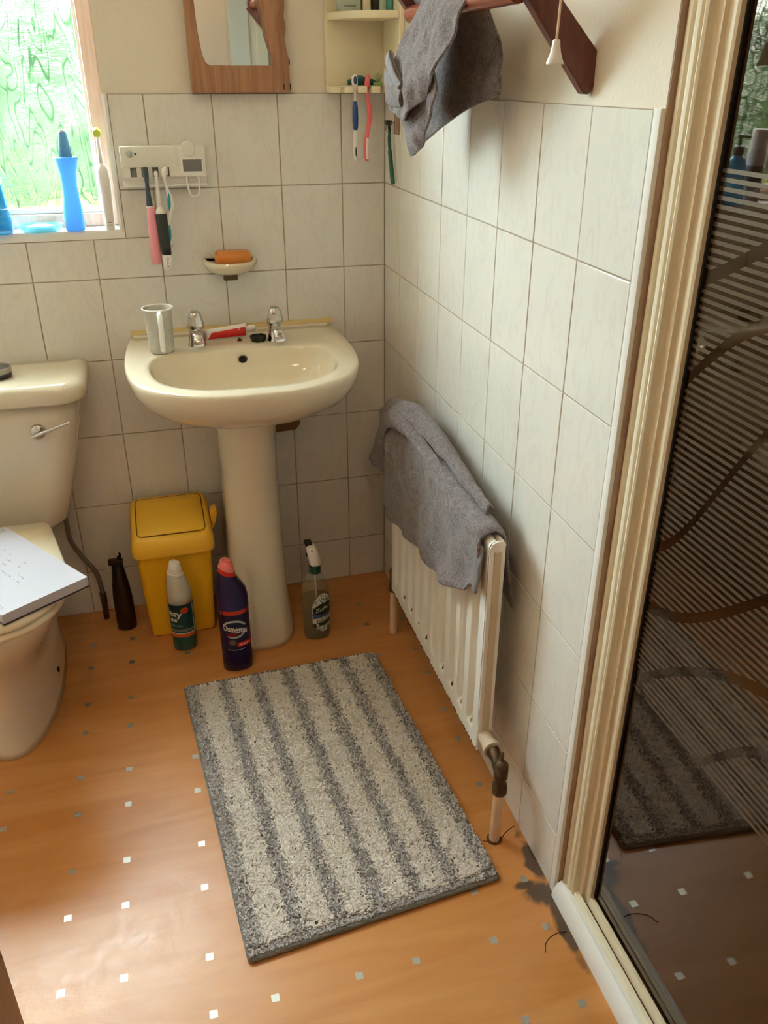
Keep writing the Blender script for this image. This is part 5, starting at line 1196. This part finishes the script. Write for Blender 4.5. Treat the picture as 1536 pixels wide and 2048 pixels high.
r = N(nt, 'ShaderNodeValToRGB'); r.color_ramp.elements[0].position = 0.40; r.color_ramp.elements[0].color = lin((70, 82, 70)); r.color_ramp.elements[1].position = 0.52; r.color_ramp.elements[1].color = lin((214, 212, 202)); nt.links.new(v.outputs['Fac'], r.inputs['Fac']); nt.links.new(r.outputs['Color'], p.inputs['Base Color'])
disc('label', fn, cu, 0.088, 0.0290, 0.0600, fl, bo, 40, 6)
patch('blue_band', fn2, cu-0.0272, cu+0.0272, 0.072, 0.091, mat('label_blue', (70, 92, 130), 0.4), bo, None, 16, 4)
disc('green_oval', fn3, cu+0.001, 0.101, 0.0285, 0.0165, mat('label_green', (12, 42, 26), 0.4), bo, 40, 5, 0.25)
b = BM(); grid(b, lambda u, v: fn2(lerp(cu-0.0272, cu+0.0275, u), lerp(0.0560, 0.0700, v)+0.010*u), 16, 4); obj('white_band', b, lab_w, bo, 'full')
b = BM(); grid(b, lambda u, v: fn2(lerp(cu-0.0262, cu+0.0262, u), lerp(0.0440, 0.0550, v)+0.011*u), 16, 4); obj('green_band', b, mat('label_green_band', (26, 52, 38), 0.4), bo, 'full')
fn4 = wrap(cx, cy, rx, ry, 0.0, ex=0.0019)
obj('lettering', text_bm('Zoflora', 0.0150, lambda u, v: fn4(cu+0.001+u, 0.1020+v*1.15+0.30*u), shear=0.25), lab_w, bo)
print_bars('small_print', fn3, cu-0.018, cu+0.020, 0.0640, 0.0035, mat('label_ink', (60, 66, 56), 0.5), bo, 0.18, 7)
print_bars('small_print', fn3, cu-0.018, cu+0.016, 0.0585, 0.0035, mat('label_ink_soft', (70, 76, 66), 0.5), bo, 0.18, 8)
disc('white_dot', fn3, cu-0.0165, 0.0515, 0.0033, 0.0038, lab_w, bo, 16, 2)

# dark brown bottle between hose and bin
t = thing('brown_bottle', 'dark brown spray bottle between the toilet hose and the bin', 'bottle', (-0.768, -0.10, 0.0))
dbm = mat('dark_amber_plastic', (34, 16, 8), 0.3)
cx, cy = -0.768, -0.100
b = BM(); loft(b, [ring(cx, cy, z, a, a*0.85, 28) for z, a in ((0.0006, 0.022), (0.004, 0.0255), (0.03, 0.0265), (0.10, 0.0255), (0.14, 0.0225), (0.165, 0.0190), (0.185, 0.0165), (0.190, 0.0150))]); obj('body', b, dbm, t, 'full')
b = BM(); loft(b, [ring(cx, cy, z, a, a, 20) for z, a in ((0.188, 0.0155), (0.205, 0.0150), (0.207, 0.012))]); obj('collar', b, M_black, t, True)
b = BM(); box(b, cx-0.022, cx+0.016, cy-0.008, cy+0.008, 0.204, 0.219, 0.003); tube(b, [(cx+0.006, cy, 0.215), (cx+0.009, cy, 0.232), (cx+0.010, cy-0.002, 0.236)], [0.0062, 0.0055, 0.003], 10); obj('spray_head', b, dbm, t, True)
b = BM(); tube(b, [(cx+0.008, cy, 0.230), (cx-0.004, cy-0.004, 0.240)], [0.0045, 0.0035], 10); obj('nozzle', b, mat('clear_nozzle', (190, 176, 158), 0.3), t, True)

# ------------------------------------------------------------------ writing pad on the toilet lid
pd = thing('paper_pad', 'thick white paper pad lying on the closed toilet lid', 'paper pad', (-0.95, -0.5, 0.4385))
PA, PB_, PC = Vector((-0.974, -0.318)), Vector((-0.787, -0.592)), Vector((-0.937, -0.694)); PD = PA+PC-PB_
def padp(u, v): return PA.lerp(PB_, u)*(1-v) + PD.lerp(PC, u)*v
def slab(z0, z1, grow=0.0, bev=0.0):
    b = BM(); c = padp(0.5, 0.5); P4 = [c+(q-c)*(1+grow) for q in (PA, PB_, PC, PD)]; prism(b, P4, 2, z0, z1, bev); return b
obj('backing_board', slab(0.4382, 0.4402, 0.012), mat('dark_board', (44, 36, 32), 0.6), pd)
obj('page_block', slab(0.4404, 0.4605), mat('paper', (182, 176, 182), 0.7, var=0.02, vscale=900), pd)
ink = mat('pencil', (112, 104, 112), 0.8)
b = BM(); random.seed(3)
for row in range(4):
    u = 0.10
    while u < 0.40+0.05*row:
        w = random.uniform(0.01, 0.05); v = 0.30+0.085*row+random.uniform(-0.008, 0.008)
        if random.random() < 0.55:
            p0, p1 = padp(u+0.2, v), padp(u+w+0.2, v+random.uniform(-0.006, 0.006)); d = (p1-p0).normalized()*0.0; nrm = Vector((-(p1-p0).y, (p1-p0).x)).normalized()*0.0006
            b.faces.new([b.verts.new((q.x, q.y, 0.46065)) for q in (p0-nrm, p1-nrm, p1+nrm, p0+nrm)])
        u += w+random.uniform(0.01, 0.04)
for u0, u1, v0, v1 in ((0.02, 0.05, 0.06, 0.30), (0.055, 0.06, 0.06, 0.28), (0.87, 0.93, 0.92, 0.98)):
    for (ua, va), (ub, vb) in (((u0, v0), (u1, v0)), ((u1, v0), (u1, v1)), ((u1, v1), (u0, v1)), ((u0, v1), (u0, v0))):
        p0, p1 = padp(ua, va), padp(ub, vb); nrm = Vector((-(p1-p0).y, (p1-p0).x)).normalized()*0.0004
        b.faces.new([b.verts.new((q.x, q.y, 0.46065)) for q in (p0-nrm, p1-nrm, p1+nrm, p0+nrm)])
obj('faint_writing', b, ink, pd, kind='stuff')
random.seed(11)

# tin on the cistern
t = thing('round_tin', 'small black and silver round tin on the cistern lid', 'tin', (-0.955, -0.115, 0.748))
b = BM(); lathe(b, [(0.0, 0.0), (0.0320, 0.0), (0.0325, 0.0015), (0.0325, 0.012)], -0.957, -0.125, 0.7485, 40); obj('base', b, mat('tin_dark', (48, 46, 52), 0.35), t, True)
b = BM(); lathe(b, [(0.0332, 0.0115), (0.0334, 0.0225), (0.0320, 0.0240), (0.0310, 0.0238), (0.0300, 0.0222)], -0.957, -0.125, 0.7485, 40, cap0=True, cap1=False); obj('rim', b, mat('brushed_tin', (168, 160, 146), 0.35, metal=0.8), t, True)
b = BM(); lathe(b, [(0.0, 0.0), (0.0302, 0.0), (0.0302, 0.0005), (0.0, 0.0005)], -0.957, -0.125, 0.7485+0.0218, 40); obj('lid', b, mat('tin_top', (76, 72, 72), 0.4), t)

# ------------------------------------------------------------------ on the window sill
SZ = WZ0+0.0063
t = thing('blue_lotion_bottle', 'sky blue waisted bottle with a slate spray cap on the window sill', 'bottle', (-0.74, 0.012, SZ))
cx, cy = -0.744, 0.006
blm = glow_plastic('sky_blue_plastic', (118, 188, 236), 0.4)
b = BM(); loft(b, [ring(cx+dx, cy, SZ+z, a, a*0.72, 32, 2.3) for dx, z, a in ((0, 0.0, 0.0185), (0, 0.003, 0.0215), (0, 0.02, 0.0222), (0, 0.045, 0.0215), (0.001, 0.075, 0.0182), (0.001, 0.10, 0.0172), (0.002, 0.125, 0.0190), (0.003, 0.148, 0.0238), (0.003, 0.156, 0.0262), (0.003, 0.158, 0.0255), (0.003, 0.1585, 0.014))]); obj('body', b, blm, t, 'full')
b = BM(); loft(b, [ring(cx+0.003, cy, SZ+z, a, a*0.85, 24) for z, a in ((0.1582, 0.0145), (0.176, 0.0130), (0.196, 0.0105), (0.208, 0.0085), (0.2105, 0.0075))]); obj('cap', b, glow_plastic('slate_blue_cap', (112, 146, 164)), t, 'full')
b = BM(); lathe(b, [(0.0, 0.0), (0.0062, 0.0), (0.0062, 0.004), (0.0, 0.0045)], cx+0.003, cy, SZ+0.2105, 16); obj('actuator', b, bw, t, True)
t = thing('electric_toothbrush', 'white electric toothbrush with a lime head standing on the window sill', 'toothbrush', (-0.664, -0.006, SZ))
cx, cy = -0.6665, 0.004
b = BM(); loft(b, [ring(cx+0.0000, cy, SZ+z, a, a, 24) for z, a in ((0.0, 0.0095), (0.002, 0.0108), (0.03, 0.0120), (0.10, 0.0140), (0.128, 0.0140), (0.137, 0.0120), (0.143, 0.0065), (0.145, 0.0055))]); hd = obj('handle', b, bw, t, 'full')
b = BM(); loft(b, [ring(cx-0.0006, cy, SZ+z, a, a, 16) for z, a in ((0.1445, 0.0064), (0.17, 0.0050), (0.198, 0.0040), (0.203, 0.004))]); obj('brush_stem', b, bw, t, 'full')
b = BM(); t2 = BM(); lathe(t2, [(0.0, 0.0), (0.0085, 0.0), (0.0092, 0.003), (0.0092, 0.011), (0.008, 0.013), (0.0, 0.013)], n=20); join(b, t2, Matrix.Translation((cx-0.0010, cy-0.006, SZ+0.206)) @ Matrix.Rotation(-PI/2+0.3, 4, 'X')); obj('brush_head', b, mat('lime_plastic', (206, 222, 84), 0.4), t, True)
b = BM()
for k in (0, 1): box(b, cx-0.0032, cx+0.0040, cy-0.0117, cy-0.0108, SZ+0.0105+0.0055*k, SZ+0.0125+0.0055*k)
obj('mode_marks', b, mat('grey_mark', (128, 132, 134), 0.5), hd, kind='stuff')
aq = bpy.data.materials.new('aqua_glass'); aq.use_nodes = True; p = aq.node_tree.nodes['Principled BSDF']
p.inputs['Base Color'].default_value = lin((120, 216, 230)); p.inputs['Roughness'].default_value = 0.1; p.inputs['Alpha'].default_value = 0.55
t = thing('soap_saucer', 'aqua glass saucer with a worn white soap on the window sill', 'soap dish', (-0.822, 0.006, SZ))
b = BM(); lathe(b, [(0.0, 0.0), (0.040, 0.0), (0.046, 0.004), (0.052, 0.014), (0.053, 0.016), (0.0505, 0.016), (0.044, 0.007), (0.038, 0.003), (0.0, 0.003)], -0.822, 0.014, SZ, 40, 1.0, 0.62, False, False); obj('saucer', b, aq, t, True)
t = thing('soap_remnant', 'worn white soap lying in the aqua glass saucer', 'soap', (-0.815, 0.006, SZ+0.003))
b = BM(); t2 = BM(); bmesh.ops.create_uvsphere(t2, u_segments=24, v_segments=12, radius=1.0)
for v in t2.verts: v.co = Vector((v.co.x*0.034, v.co.y*0.018, v.co.z*0.0055+0.003*max(0, nz(v.co.x*2+3, v.co.y*2))))
join(b, t2, Matrix.Translation((-0.820, 0.014, SZ+0.0100))); obj('soap', b, mat('white_soap', (236, 240, 238), 0.35), t, 'full')
# cyan pump bottle and aerosol further along the sill (also mirrored in the shower glass)
t = thing('cyan_bottle', 'bright cyan mouthwash bottle at the picture edge of the window sill', 'bottle', (-0.915, 0.012, SZ))
cy_ = bpy.data.materials.new('cyan_plastic'); cy_.use_nodes = True; p = cy_.node_tree.nodes['Principled BSDF']; p.inputs['Base Color'].default_value = lin((10, 172, 232)); p.inputs['Roughness'].default_value = 0.15; p.inputs['Alpha'].default_value = 0.8
cx, cy = -0.913, -0.002
b = BM(); loft(b, [ring(cx, cy, SZ+z, a, a*0.66, 32, 2.4) for z, a in ((0.0, 0.031), (0.003, 0.0345), (0.03, 0.035), (0.06, 0.0325), (0.10, 0.0290), (0.118, 0.0255), (0.124, 0.016), (0.130, 0.0125))]); obj('body', b, cy_, t, 'full')
b = BM(); lathe(b, [(0.014, 0.129), (0.0145, 0.150), (0.013, 0.153), (0.004, 0.154), (0.004, 0.172), (0.009, 0.174), (0.009, 0.182), (0.0, 0.183)], cx, cy, SZ, 24); tube(b, [(cx, cy, SZ+0.178), (cx-0.028, cy-0.006, SZ+0.176)], 0.004, 10); obj('pump', b, mat('grey_pump', (78, 80, 84), 0.4), t, True)
t = thing('aerosol_can', 'white and grey aerosol can beyond the cyan bottle on the window sill', 'aerosol', (-1.015, 0.014, SZ))
cx, cy = -0.985, 0.012
b = BM(); lathe(b, [(0.0, 0.0), (0.0240, 0.0), (0.0255, 0.003), (0.0255, 0.135), (0.0235, 0.146), (0.0215, 0.150)], cx, cy, SZ, 32); obj('can', b, mat('can_white', (206, 204, 206), 0.3), t, True)
b = BM(); lathe(b, [(0.0225, 0.149), (0.0225, 0.190), (0.0210, 0.194), (0.0, 0.195)], cx, cy, SZ, 32); obj('cap', b, mat('can_cap', (222, 222, 226), 0.3), t, True)
b = BM(); lathe(b, [(0.0258, 0.050), (0.0260, 0.052), (0.0260, 0.100), (0.0258, 0.102)], cx, cy, SZ, 32, cap0=False, cap1=False); obj('label_band', b, mat('can_band', (110, 108, 116), 0.35), t, True)
